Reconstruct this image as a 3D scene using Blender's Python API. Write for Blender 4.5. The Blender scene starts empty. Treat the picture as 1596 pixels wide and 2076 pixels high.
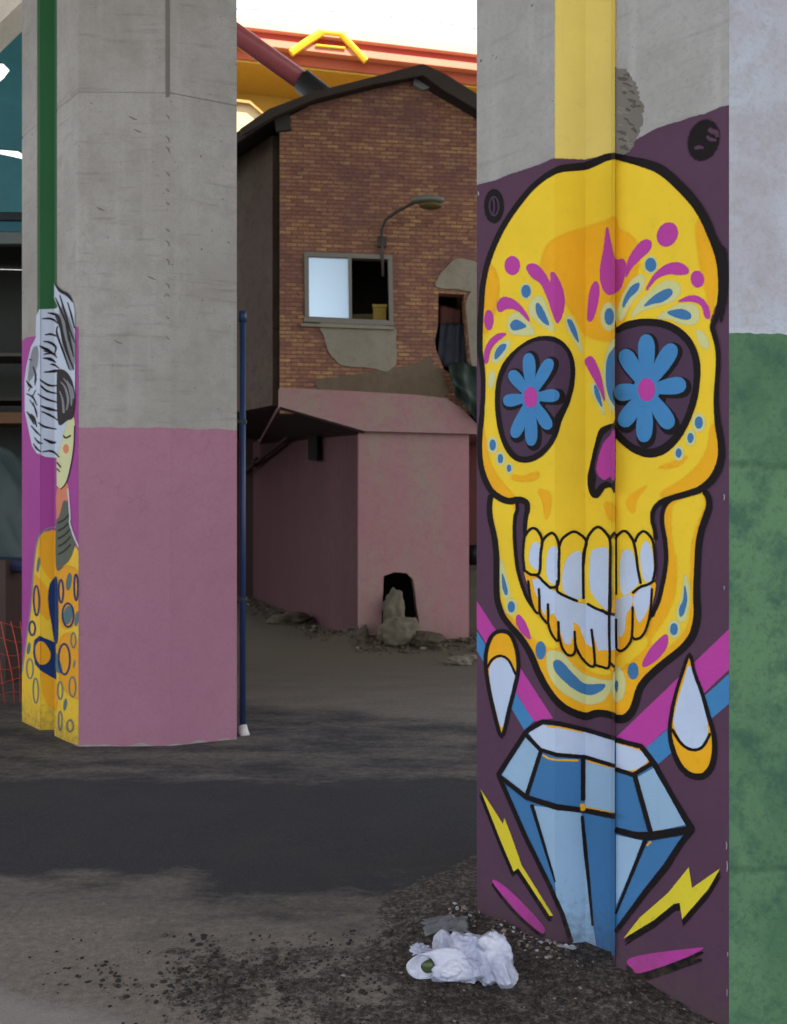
import bpy, math, random
from mathutils import Vector, noise
from mathutils.geometry import tessellate_polygon

# ------------------------------------------------------------------ camera, world, sun
scene = bpy.context.scene
COL = scene.collection
F = 1800.0; CX = 798.0; CY = 1038.0; H = 1.5      # photo pixels (1596 x 2076), camera height in metres

cam_d = bpy.data.cameras.new("camera")
cam = bpy.data.objects.new("camera", cam_d); COL.objects.link(cam)
cam.location = (0, 0, H); cam.rotation_euler = (math.radians(90), 0, 0)
cam_d.sensor_fit = 'VERTICAL'; cam_d.sensor_height = 36; cam_d.lens = 36 * F / 2076
cam_d.clip_end = 2000; cam_d.clip_start = 0.05
cam_d.dof.use_dof = True; cam_d.dof.focus_distance = 2.95; cam_d.dof.aperture_fstop = 5.0
scene.camera = cam

SUN_EL = math.radians(52); SUN_AZ = math.radians(145)   # azimuth from +Y (north) clockwise: behind the camera, to the right
world = bpy.data.worlds.new("World"); scene.world = world; world.use_nodes = True
wn = world.node_tree.nodes; wl = world.node_tree.links; wn.clear()
sky = wn.new('ShaderNodeTexSky'); sky.sky_type = 'NISHITA'; sky.sun_disc = False
sky.sun_elevation = SUN_EL; sky.sun_rotation = SUN_AZ; sky.air_density = 1.0; sky.dust_density = 3.0; sky.ozone_density = 1.0
bg = wn.new('ShaderNodeBackground'); bg.inputs[1].default_value = 0.13
wo = wn.new('ShaderNodeOutputWorld'); 
wtc = wn.new('ShaderNodeTexCoord'); wnz = wn.new('ShaderNodeTexNoise'); wnz.inputs['Scale'].default_value = 2.2; wnz.inputs['Detail'].default_value = 6
wl.new(wtc.outputs['Generated'], wnz.inputs['Vector'])
wrp = wn.new('ShaderNodeValToRGB'); wrp.color_ramp.elements[0].position = .33; wrp.color_ramp.elements[0].color = (.35, .35, .35, 1); wrp.color_ramp.elements[1].position = .50
wl.new(wnz.outputs[0], wrp.inputs[0])
wmx = wn.new('ShaderNodeMix'); wmx.data_type = 'RGBA'; wl.new(wrp.outputs[0], wmx.inputs[0]); wl.new(sky.outputs[0], wmx.inputs[6]); wmx.inputs[7].default_value = (5.6, 5.7, 5.9, 1)
wl.new(wmx.outputs[2], bg.inputs[0]); wl.new(bg.outputs[0], wo.inputs[0])
sd = bpy.data.lights.new("sun", 'SUN'); sd.energy = 4.0; sd.angle = math.radians(0.5); sd.color = (1, .95, .87)
so = bpy.data.objects.new("sun", sd); COL.objects.link(so)
to_sun = Vector((math.sin(SUN_AZ) * math.cos(SUN_EL), math.cos(SUN_AZ) * math.cos(SUN_EL), math.sin(SUN_EL)))
so.rotation_euler = to_sun.to_track_quat('Z', 'Y').to_euler(); so.location = (8, -12, 20)
vs = scene.view_settings
vs.view_transform = 'Standard'; vs.look = 'None'; vs.gamma = 1; vs.exposure = 1.55; vs.use_curve_mapping = False
scene.cycles.transparent_max_bounces = 24
scene.cycles.max_bounces = 8; scene.cycles.diffuse_bounces = 5
random.seed(7)

# ------------------------------------------------------------------ helpers
def at(px, py, Y):
    return Vector(((px - CX) / F * Y, Y, H + (CY - py) / F * Y))

class Plane:
    """vertical plane through plan points a, b; outward = towards the camera"""
    def __init__(s, a, b):
        s.a = Vector(a); s.b = Vector(b); s.d = (s.b - s.a).normalized()
        n = Vector((s.d.y, -s.d.x))
        if n.dot(s.a) > 0: n = -n
        s.n = n
    def pt(s, px, py, off=0.0):
        r = (px - CX) / F
        a = s.a + s.n * off
        # (r*Y, Y) . n = a . n
        Y = a.dot(s.n) / (r * s.n.x + s.n.y)
        return Vector((r * Y, Y, H + (CY - py) / F * Y))

def L1(c):
    c = c / 255.0
    return c / 12.92 if c <= .04045 else ((c + .055) / 1.055) ** 2.4
K = 1.08
def C(r, g, b, k=K):
    return (min(L1(r) * k, .92), min(L1(g) * k, .92), min(L1(b) * k, .92), 1)

ORIG = {}
def empty(name, loc, label, cat, group=None, rz=0):
    o = bpy.data.objects.new(name, None); COL.objects.link(o); o.location = loc
    o.rotation_euler = (0, 0, rz)
    o["label"] = label; o["category"] = cat
    if group: o["group"] = group
    ORIG[o] = Vector(loc)
    return o
def org(o):
    return ORIG.get(o, Vector((0, 0, 0)))
def mesh(name, verts, faces, mats, parent=None, midx=None, attr=None, smooth=False):
    """verts in world space; the object's origin sits at its parent's"""
    if not isinstance(mats, (list, tuple)): mats = [mats]
    O = org(parent) if parent else Vector((0, 0, 0))
    if parent is None and verts:
        xs = [v[0] for v in verts]; ys = [v[1] for v in verts]; zs = [v[2] for v in verts]
        O = Vector(((min(xs) + max(xs)) / 2, (min(ys) + max(ys)) / 2, min(zs)))
    me = bpy.data.meshes.new(name)
    me.from_pydata([tuple(Vector(v) - O) for v in verts], [], [tuple(f) for f in faces])
    for m in mats: me.materials.append(m)
    if midx: me.polygons.foreach_set('material_index', midx)
    if smooth: me.polygons.foreach_set('use_smooth', [True] * len(me.polygons))
    if attr:
        for k, vals in attr.items():
            at_ = me.attributes.new(k, 'FLOAT', 'POINT'); at_.data.foreach_set('value', vals)
    me.update()
    o = bpy.data.objects.new(name, me); COL.objects.link(o)
    if parent: o.parent = parent; 
    else: o.location = O
    ORIG[o] = O
    return o
def tag(o, label, cat, group=None):
    o["label"] = label; o["category"] = cat
    if group: o["group"] = group
    return o
def struct(o): o["kind"] = "structure"; return o

class MB:
    def __init__(s): s.v = []; s.f = []; s.m = []
    def face(s, pts, m=0):
        i = len(s.v); s.v += [Vector(p) for p in pts]; s.f.append(list(range(i, i + len(pts)))); s.m.append(m)
    def prism(s, a, b, m=0):
        """a, b: matching rings of points; closes both ends"""
        n = len(a); i = len(s.v); s.v += [Vector(p) for p in a] + [Vector(p) for p in b]
        for t in tessellate_polygon([[Vector(p) for p in a]]):
            s.f.append([i + t[0], i + t[1], i + t[2]]); s.m.append(m)
            s.f.append([i + n + t[2], i + n + t[1], i + n + t[0]]); s.m.append(m)
        for k in range(n):
            k2 = (k + 1) % n
            s.f.append([i + k, i + k2, i + n + k2, i + n + k]); s.m.append(m)
    def box(s, p0, p1, m=0):
        x0, y0, z0 = p0; x1, y1, z1 = p1
        s.prism([(x0, y0, z0), (x1, y0, z0), (x1, y1, z0), (x0, y1, z0)], [(x0, y0, z1), (x1, y0, z1), (x1, y1, z1), (x0, y1, z1)], m)
    def tube(s, pts, r, n=10, m=0, cap=True):
        pts = [Vector(p) for p in pts]; rs = r if isinstance(r, (list, tuple)) else [r] * len(pts)
        rings = []
        for k, p in enumerate(pts):
            t = (pts[min(k + 1, len(pts) - 1)] - pts[max(k - 1, 0)]).normalized()
            u = t.cross(Vector((0, 0, 1)))
            if u.length < .01: u = Vector((1, 0, 0))
            u.normalize(); w = t.cross(u)
            i = len(s.v); rings.append(i)
            s.v += [p + (u * math.cos(2 * math.pi * q / n) + w * math.sin(2 * math.pi * q / n)) * rs[k] for q in range(n)]
        for a, b in zip(rings, rings[1:]):
            for q in range(n):
                s.f.append([a + q, a + (q + 1) % n, b + (q + 1) % n, b + q]); s.m.append(m)
        if cap:
            s.f.append([rings[0] + q for q in range(n)][::-1]); s.m.append(m)
            s.f.append([rings[-1] + q for q in range(n)]); s.m.append(m)
    def build(s, name, mats, parent=None, smooth=False):
        return mesh(name, s.v, s.f, mats, parent, s.m, smooth=smooth)

# ------------------------------------------------------------------ materials
MATS = {}
class NT:
    def __init__(s, name):
        s.m = bpy.data.materials.new(name); s.m.use_nodes = True; s.t = s.m.node_tree; s.t.nodes.clear()
        s.out = s.n('ShaderNodeOutputMaterial'); s.b = s.n('ShaderNodeBsdfPrincipled'); s.l(s.b.outputs[0], s.out.inputs[0])
        s.b.inputs['Specular IOR Level'].default_value = .3
        g = s.n('ShaderNodeNewGeometry'); s.pos = g.outputs['Position']
    def n(s, t, **k):
        x = s.t.nodes.new(t)
        for a, b in k.items(): setattr(x, a, b)
        return x
    def l(s, a, b): s.t.links.new(a, b)
    def map(s, scale=(1, 1, 1), rot=(0, 0, 0), src=None):
        x = s.n('ShaderNodeMapping'); s.l(src or s.pos, x.inputs[0]); x.inputs['Scale'].default_value = scale; x.inputs['Rotation'].default_value = rot
        return x.outputs[0]
    def noise(s, scale, detail=4, rough=.6, vec=None, dist=0):
        x = s.n('ShaderNodeTexNoise'); x.inputs['Scale'].default_value = scale; x.inputs['Detail'].default_value = detail
        x.inputs['Roughness'].default_value = rough; x.inputs['Distortion'].default_value = dist; s.l(vec or s.pos, x.inputs['Vector'])
        return x.outputs[0]
    def ramp(s, fac, stops):
        x = s.n('ShaderNodeValToRGB'); s.l(fac, x.inputs[0]); e = x.color_ramp.elements
        while len(e) < len(stops): e.new(.5)
        for i, (p, c) in enumerate(stops):
            e[i].position = p; e[i].color = c if isinstance(c, tuple) else (c, c, c, 1)
        return x.outputs[0]
    def mix(s, fac, a, b, mode='MIX'):
        x = s.n('ShaderNodeMix', data_type='RGBA', blend_type=mode)
        if isinstance(fac, (int, float)): x.inputs[0].default_value = fac
        else: s.l(fac, x.inputs[0])
        for i, c in ((6, a), (7, b)):
            if isinstance(c, tuple): x.inputs[i].default_value = c
            else: s.l(c, x.inputs[i])
        return x.outputs[2]
    def math(s, op, a, b=None, c=None, clamp=False):
        x = s.n('ShaderNodeMath', operation=op, use_clamp=clamp)
        for i, c_ in enumerate((a, b, c)):
            if c_ is None: continue
            if isinstance(c_, (int, float)): x.inputs[i].default_value = c_
            else: s.l(c_, x.inputs[i])
        return x.outputs[0]
    def attr(s, name): return s.n('ShaderNodeAttribute', attribute_name=name).outputs['Fac']
    def color(s, c):
        if isinstance(c, tuple): s.b.inputs['Base Color'].default_value = c
        else: s.l(c, s.b.inputs['Base Color'])
    def rough(s, v): 
        if isinstance(v, (int, float)): s.b.inputs['Roughness'].default_value = v
        else: s.l(v, s.b.inputs['Roughness'])
    def bump(s, h, strength=.3, dist=.01):
        x = s.n('ShaderNodeBump'); x.inputs['Strength'].default_value = strength; x.inputs['Distance'].default_value = dist
        s.l(h, x.inputs['Height']); s.l(x.outputs[0], s.b.inputs['Normal'])

def scl(c, k): return (c[0] * k, c[1] * k, c[2] * k, 1)

def plain(name, col, rough=.6, var=.12, scale=6, bump=.15, metal=0):
    if name in MATS: return MATS[name]
    t = NT(name)
    n1 = t.noise(scale, 6); n2 = t.noise(scale * 9, 3)
    c = t.mix(t.ramp(n1, [(.3, 0.), (.7, 1.)]), scl(col, 1 - var), scl(col, 1 + var * .7))
    c = t.mix(t.ramp(n2, [(.35, .35), (.6, 0.)]), c, scl(col, .75))
    t.color(c); t.rough(rough); t.bump(n2, bump, .004); t.b.inputs['Metallic'].default_value = metal
    MATS[name] = t.m; return t.m

def paint_mat(name, col, rough=.68, var=.07):
    """spray paint: coverage in the attribute "cover", frayed by noise; thin mottling over the concrete"""
    if name in MATS: return MATS[name]
    t = NT(name)
    v = t.map((1, 1, 1)); n1 = t.noise(4.5, 5); n2 = t.noise(120, 2, .7); n3 = t.noise(28, 5, .7)
    c = t.mix(t.ramp(n1, [(.3, 0.), (.7, 1.)]), scl(col, 1 - var), scl(col, 1 + var * .5))
    c = t.mix(t.ramp(n3, [(.25, .5), (.42, 0.)]), c, scl(col, .78)); t.b.inputs['Specular IOR Level'].default_value = .15
    sp = t.ramp(t.noise(60, 4, .75), [(.24, .8), (.29, 0.)])
    c = t.mix(sp, c, scl(col, .55))
    sx = t.n('ShaderNodeSeparateXYZ'); t.l(t.pos, sx.inputs[0])
    gr = t.math('SUBTRACT', t.math('MULTIPLY', n3, .95), t.math('MULTIPLY', sx.outputs[2], 1.3))
    c = t.mix(t.ramp(gr, [(.22, 0.), (.55, .55)]), c, C(78, 70, 62))
    dr = t.noise(1.0, 4, .65, t.map((16, 16, .8))); c = t.mix(t.ramp(dr, [(.62, 0.), (.78, .28)]), c, scl(col, .72))
    t.color(c); t.rough(rough); t.bump(t.math('ADD', t.math('MULTIPLY', t.noise(160, 4, .7), .5), t.math('ADD', t.math('MULTIPLY', t.noise(24, 4, .6), 1.2), t.math('MULTIPLY', sp, -.8))), .4, .004)
    a = t.attr('cover')
    sp_ = t.math('ADD', t.math('MULTIPLY', t.math('SUBTRACT', t.noise(900, 0, .5), .5), 1.5), t.math('MULTIPLY', t.math('SUBTRACT', n2, .5), .7))
    gt = t.math('GREATER_THAN', t.math('ADD', a, sp_), .5)
    mr = t.n('ShaderNodeMath', operation='MAXIMUM'); t.l(gt, mr.inputs[0]); t.l(t.math('GREATER_THAN', a, .985), mr.inputs[1])
    tr = t.n('ShaderNodeBsdfTransparent'); mx = t.n('ShaderNodeMixShader')
    t.l(mr.outputs[0], mx.inputs[0]); t.l(tr.outputs[0], mx.inputs[1]); t.l(t.b.outputs[0], mx.inputs[2]); t.l(mx.outputs[0], t.out.inputs[0])
    MATS[name] = t.m; return t.m

def concrete(name, a, b, streak=.5, bumpy=.35):
    t = NT(name)
    big = t.noise(1.1, 7, .65); mid = t.noise(7, 6, .7); fine = t.noise(70, 5, .75)
    hz = t.noise(1.0, 5, .7, t.map((2.5, 2.5, 26), (0, .07, 0)))
    vt = t.noise(1.0, 4, .6, t.map((9, 9, .5)))
    c = t.mix(t.ramp(big, [(.3, 0.), (.72, 1.)]), a, b)
    c = t.mix(t.ramp(mid, [(.36, .38), (.54, 0.)]), c, scl(a, .8))
    c = t.mix(t.ramp(hz, [(.30, streak), (.44, 0.)]), c, scl(a, .62))
    c = t.mix(t.ramp(vt, [(.55, 0.), (.75, .35)]), c, scl(b, 1.15))
    pits = t.ramp(t.noise(38, 2, .5), [(.245, 1.), (.275, 0.)])
    c = t.mix(pits, c, scl(a, .35))
    c = t.mix(t.ramp(fine, [(.3, .5), (.5, 0.)]), c, scl(a, .8))
    t.color(c); t.rough(.85)
    h = t.math('ADD', t.math('MULTIPLY', fine, .5), t.math('SUBTRACT', t.math('MULTIPLY', mid, .8), t.math('MULTIPLY', pits, .8)))
    t.bump(h, bumpy, .006)
    return t.m

def brick_mat():
    t = NT('brick wall with worn mortar')
    # local wall coordinates are stored per vertex as (u, v)
    cb = t.n('ShaderNodeCombineXYZ'); t.l(t.attr('wall_u'), cb.inputs[0]); t.l(t.attr('wall_v'), cb.inputs[1])
    wob = t.noise(6, 3); wv = t.n('ShaderNodeVectorMath', operation='ADD'); t.l(cb.outputs[0], wv.inputs[0])
    ws = t.n('ShaderNodeVectorMath', operation='SCALE'); t.l(t.n('ShaderNodeTexNoise').outputs[1], ws.inputs[0]); ws.inputs[3].default_value = .012
    nz = ws.inputs[0].links[0].from_node; nz.inputs['Scale'].default_value = 9; t.l(cb.outputs[0], nz.inputs[0])
    t.l(ws.outputs[0], wv.inputs[1])
    br = t.n('ShaderNodeTexBrick'); t.l(wv.outputs[0], br.inputs[0])
    br.inputs['Scale'].default_value = 1; br.inputs['Brick Width'].default_value = .135; br.inputs['Row Height'].default_value = .045
    br.inputs['Mortar Size'].default_value = .006; br.inputs['Mortar Smooth'].default_value = .4; br.inputs['Bias'].default_value = 0
    br.inputs['Color1'].default_value = (0, 0, 0, 1); br.inputs['Color2'].default_value = (1, 1, 1, 1); br.inputs['Mortar'].default_value = (.5, .5, .5, 1)
    bw = t.n('ShaderNodeRGBToBW'); t.l(br.outputs[0], bw.inputs[0])
    big = t.noise(1.2, 4)
    v = t.math('ADD', t.math('MULTIPLY', bw.outputs[0], .42), t.math('MULTIPLY', t.noise(7, 6, .75), .75))
    c = t.ramp(v, [(.16, C(108, 74, 68)), (.4, C(132, 93, 78)), (.6, C(150, 108, 84)), (.78, C(166, 128, 92)), (.9, C(190, 154, 104))])
    c = t.mix(t.ramp(big, [(.4, 0.), (.65, .55)]), c, C(100, 74, 80))
    c = t.mix(br.outputs['Fac'], c, C(112, 86, 72))
    c = t.mix(t.ramp(t.noise(24, 5, .8), [(.3, .6), (.5, 0.)]), c, C(64, 46, 44))
    t.color(c); t.rough(.9)
    h = t.math('SUBTRACT', t.math('MULTIPLY', t.noise(30, 5), .5), t.math('MULTIPLY', br.outputs['Fac'], 1.0))
    t.bump(h, .8, .012)
    return t.m

def plaster(name, a, b, stain, amt=.5, scale=1.6):
    t = NT(name)
    n1 = t.noise(scale, 6, .65, t.map((1, 1, .55)), .4); n2 = t.noise(9, 6, .7); n3 = t.noise(60, 4, .7)
    c = t.mix(t.ramp(n1, [(.38, 0.), (.6, 1.)]), a, b)
    c = t.mix(t.ramp(n2, [(.36, amt), (.52, 0.)]), c, stain)
    c = t.mix(t.ramp(n3, [(.32, .5), (.5, 0.)]), c, scl(a, .8))
    cr = t.n('ShaderNodeTexVoronoi', feature='DISTANCE_TO_EDGE'); cr.inputs['Scale'].default_value = 1.7
    wv = t.n('ShaderNodeVectorMath', operation='ADD'); t.l(t.pos, wv.inputs[0]); wq = t.n('ShaderNodeTexNoise'); wq.inputs['Scale'].default_value = 5; wq.inputs['Detail'].default_value = 5
    t.l(t.pos, wq.inputs[0]); wz = t.n('ShaderNodeVectorMath', operation='SCALE'); t.l(wq.outputs[1], wz.inputs[0]); wz.inputs[3].default_value = .5; t.l(wz.outputs[0], wv.inputs[1]); t.l(wv.outputs[0], cr.inputs[0])
    c = t.mix(t.math('MULTIPLY', t.ramp(cr.outputs[0], [(0, .5), (.008, 0.)]), t.ramp(t.noise(1.3, 3), [(.52, 0.), (.62, 1.)])), c, scl(a, .6))
    t.color(c); t.rough(.85); t.bump(t.math('ADD', n2, t.math('MULTIPLY', n3, .4)), .4, .012)
    return t.m

def ground_mat(name):
    t = NT(name)
    d = t.attr('dust'); g = t.attr('gravel'); br = t.attr('brown')
    n1 = t.noise(1.0, 7, .68, t.map((1.6, 4.2, 1), (0, 0, .12))); n2 = t.noise(16, 6, .75, t.map((1, 1.7, 1))); n3 = t.noise(110, 4, .8)
    f = t.math('ADD', d, t.math('ADD', t.math('MULTIPLY', t.math('SUBTRACT', n1, .5), 1.05), t.math('MULTIPLY', t.math('SUBTRACT', n2, .5), .55)))
    f = t.ramp(f, [(.22, 0.), (.50, .62), (.85, 1.)])
    asph = t.mix(t.ramp(n3, [(.4, 0.), (.7, 1.)]), C(43, 45, 51), C(67, 68, 73))
    asph = t.mix(t.ramp(t.noise(2.5, 5), [(.4, 0.), (.7, .4)]), asph, C(66, 64, 64))
    dust = t.mix(t.ramp(t.noise(30, 6, .8), [(.35, 0.), (.65, 1.)]), C(112, 104, 97), C(144, 137, 130))
    dust = t.mix(br, dust, C(92, 84, 72))
    c = t.mix(f, asph, dust)
    c = t.mix(t.ramp(t.math('ADD', t.attr('pale'), t.math('MULTIPLY', t.math('SUBTRACT', t.noise(12, 6, .8), .5), .9)), [(.25, 0.), (.8, .75)]), c, C(160, 156, 156))
    vo = t.n('ShaderNodeTexVoronoi'); vo.inputs['Scale'].default_value = 55; t.l(t.pos, vo.inputs[0])
    gv = t.ramp(t.math('ADD', t.noise(48, 4, .8), t.math('MULTIPLY', t.noise(9, 3), .35)), [(.52, C(38, 35, 35)), (.68, C(76, 70, 66)), (.82, C(126, 118, 112))])
    gm = t.ramp(t.math('ADD', g, t.math('MULTIPLY', t.math('SUBTRACT', t.noise(7, 7, .85), .5), 2.2)), [(.44, 0.), (.56, 1.)])
    c = t.mix(gm, c, gv)
    t.color(c); t.rough(.92)
    c = t.mix(t.ramp(t.noise(75, 5, .85), [(.30, .5), (.42, 0.)]), c, C(50, 46, 44)); c = t.mix(t.ramp(t.noise(60, 5, .85), [(.62, 0.), (.72, .4)]), c, C(150, 142, 132)); t.color(c)
    t.bump(t.math('ADD', n3, t.math('MULTIPLY', t.math('ADD', n2, t.noise(40, 5, .8)), 1.3)), .9, .016)
    return t.m

M_conc = concrete('cast concrete', C(138, 136, 131), C(160, 160, 157))
M_conc2 = concrete('cast concrete pale', C(140, 140, 138), C(160, 162, 162), .35)
M_brick = brick_mat()

# ------------------------------------------------------------------ ground, road, deck
def lerp(a, b, t): return a + (b - a) * t
def ss(a, b, x):
    t = max(0, min(1, (x - a) / (b - a))); return t * t * (3 - 2 * t)
def mound(x, y):
    # low heap of grit banked against the skull pillar
    s = (x - .30) * .713 - (y - 3.24) * .701; d = -((x - .30) * .701 + (y - 3.24) * .713)
    a = ss(-.55, -.02, s) * (1 - ss(.60, .95, s)) * (1 - ss(.02, .42, d)) 
    return .046 * a
def gz(x, y):
    z = .010 * noise.noise((x * 1.3, y * 1.3, 3.1)) + .004 * noise.noise((x * 9, y * 9, .2))
    z *= ss(3.0, 2.0, y) * .6 + .5 if y < 3.3 else .5
    z += mound(x, y) * (1 + .25 * noise.noise((x * 14, y * 14, 1)))
    if y > 9.2:   # spoil banked along the brick house
        t = (x + .40) * -.93 + (10.3 - y) * -.36
        nb = .7 + .6 * noise.noise((x * 2.3, y * 2.3, 8)) + .25 * noise.noise((x * 9, y * 9, 8))
        z += .24 * nb * math.exp(-((t + .05) / .42) ** 2) * ss(9.5, 10.6, y) * (1 if x < -.3 else 0)
        z += .10 * nb * math.exp(-((y - 10.05) / .28) ** 2) * ss(-.9, -.3, x)
    return z
def masks(x, y):
    px = CX + x / y * F; py = CY + H / y * F
    dust = 0.0
    if py > 1860: dust = .95
    dust = ss(1770, 1960, py + 45 * noise.noise((x * 4, y * 7, 0)) + 20 * noise.noise((x * 14, y * 20, 3)) - (px - 300) * .06)
    dust = max(dust, .46 * ss(1740, 1810, py + 30 * noise.noise((x * 4, y * 8, 5))) * (1 - ss(300, 560, px + 60 * noise.noise((x * 3, y * 3, 9)))))
    dust = max(dust, .33 * ss(1770, 1830, py))
    far = .34 * (1 - ss(1574, 1604, py + 14 * noise.noise((x * 3, y * 3, 6)))) + .42 * (1 - ss(1415, 1450, py + 12 * noise.noise((x * 2, y, 0)) - (px - 600) * .06)) * ss(430, 520, px)
    dust = max(dust, far if py < 1620 else 0)
    dust += .25 * (1 - ss(1320, 1375, py)) + .10 * ss(1590, 1600, py) * ss(1680, 1800, py + px * .02)
    brown = 1 - ss(1330, 1500, py)
    g = ss(.0, 1, (px - 520) / 480) * ss(1850, 1930, py) + ss(.004, .02, mound(x, y))
    if py > 1880: g = max(g, .55 * ss(200, 420, px) * (1 - ss(2060, 2140, py)) * ss(1895, 1930, py))
    return dust, g, brown
def grid(name, xs, ys, mat, dz=0, trim=None):
    vs_ = []; D = []; G = []; B = []; Pl = []
    for y in ys:
        for x in xs:
            vs_.append((x, y, gz(x, y) + (dz(x, y) if callable(dz) else dz))); a, b, c = masks(x, y) if y > .8 else (.6, .4, .3); D.append(a); G.append(b); B.append(c); qx = CX + x / max(y, .8) * F; qy = CY + H / max(y, .8) * F; Pl.append(ss(1960, 2060, qy + 30 * noise.noise((x * 4, y * 4, 2)) - qx * .25) * (1 - ss(180, 420, qx)))
    nx = len(xs); fs = []
    for j in range(len(ys) - 1):
        for i in range(nx - 1):
            if trim and trim((xs[i] + xs[i + 1]) / 2, (ys[j] + ys[j + 1]) / 2): continue
            fs.append((j * nx + i, j * nx + i + 1, (j + 1) * nx + i + 1, (j + 1) * nx + i))
    return mesh(name, vs_, fs, mat, None, attr={'dust': D, 'gravel': G, 'brown': B, 'pale': Pl}, smooth=True)
def axis(fine0, fine1, step, far):
    a = []; v = fine0; s = step
    while v > -far: s *= 1.5; v -= s; a.append(v)
    a = a[::-1]; n = int((fine1 - fine0) / step); a += [fine0 + (fine1 - fine0) * i / n for i in range(n + 1)]
    v = fine1; s = step
    while v < far: s *= 1.5; v += s; a.append(v)
    return a
M_ground = ground_mat('trodden dirt and tarmac')
struct(grid('ground', axis(-4.2, 2.6, .035, 400), axis(2.0, 12, .035, 400), M_ground))
def road_dz(x, y):
    e = 3.72 + .10 * noise.noise((x * 1.4, 5, 0)) + .03 * noise.noise((x * 6, 2, 0)); f_ = 4.86 + .03 * noise.noise((x * 2, 0, 0)) + x * .02
    return lerp(-.006, .0045, ss(e - .12, e + .12, y)) if y < 4.3 else lerp(.0045, -.006, ss(f_, f_ + .05, y))
struct(grid('road', [-14 + i * .05 for i in range(561)], [3.5 + i * .03 for i in range(50)], M_ground, road_dz))

# the viaduct deck the two pillars carry (above the frame)
M_deck = concrete('deck concrete', C(120, 118, 112), C(140, 138, 132))
deck = empty('viaduct_deck', (0, 2, 9.5), 'broad grey concrete viaduct deck carried overhead by the two painted pillars', 'viaduct')
m = MB(); m.box((-18, -6.5, 9.5), (9.6, 12.4, 10.3)); m.build('deck_slab', M_deck, deck)
for yy in (-6.5, 12.15):
    m = MB(); m.box((-18, yy, 10.303), (9.6, yy + .25, 11.2)); m.build('parapet', M_deck, deck)

# ------------------------------------------------------------------ mural painting on pillar faces
def smooth(pts, closed=True, n=5):
    P = [tuple(p[:2]) for p in pts]; out = []; m_ = len(P)
    rng = range(m_) if closed else range(m_ - 1)
    for i in rng:
        if closed: p0, p1, p2, p3 = P[(i - 1) % m_], P[i], P[(i + 1) % m_], P[(i + 2) % m_]
        else: p0, p1, p2, p3 = P[max(i - 1, 0)], P[i], P[i + 1], P[min(i + 2, m_ - 1)]
        for k in range(n):
            t = k / n
            out.append(tuple(.5 * ((2 * p1[c]) + (-p0[c] + p2[c]) * t + (2 * p0[c] - 5 * p1[c] + 4 * p2[c] - p3[c]) * t * t + (-p0[c] + 3 * p1[c] - 3 * p2[c] + p3[c]) * t ** 3) for c in (0, 1)))
    if not closed: out.append(P[-1])
    return out
def clip_x(poly, x, keep_right):
    out = []
    for i in range(len(poly)):
        a = poly[i]; b = poly[(i + 1) % len(poly)]
        ia = (a[0] >= x) if keep_right else (a[0] <= x); ib = (b[0] >= x) if keep_right else (b[0] <= x)
        if ia: out.append(a)
        if ia != ib:
            t = (x - a[0]) / (b[0] - a[0]); out.append((x, a[1] + (b[1] - a[1]) * t, a[2] + (b[2] - a[2]) * t))
    return out

class Wall:
    """the faces of a pillar the mural runs over: plan points, and where the photograph shows their vertical edges"""
    def __init__(s, pts, edges):
        s.planes = [Plane(a, b) for a, b in zip(pts, pts[1:])]
        s.model = [CX + p[0] / p[1] * F for p in pts]; s.edges = edges; s.vis = []
        for i in range(len(s.planes)): s.vis.append((s.model[i], s.model[i + 1]))
    def photo(s, y):
        r = []
        for e in s.edges:
            if y <= e[0][0]: r.append(e[0][1]); continue
            if y >= e[-1][0]: r.append(e[-1][1]); continue
            for (y0, x0), (y1, x1) in zip(e, e[1:]):
                if y0 <= y <= y1: r.append(x0 + (x1 - x0) * (y - y0) / (y1 - y0)); break
        return r
    def warp(s, x, y):
        e = s.photo(y); m_ = s.kmodel
        if x <= e[0]: return m_[0] + (x - e[0])
        for i in range(len(e) - 1):
            if x <= e[i + 1]: return m_[i] + (x - e[i]) * (m_[i + 1] - m_[i]) / (e[i + 1] - e[i])
        return m_[-1] + (x - e[-1])

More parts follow.
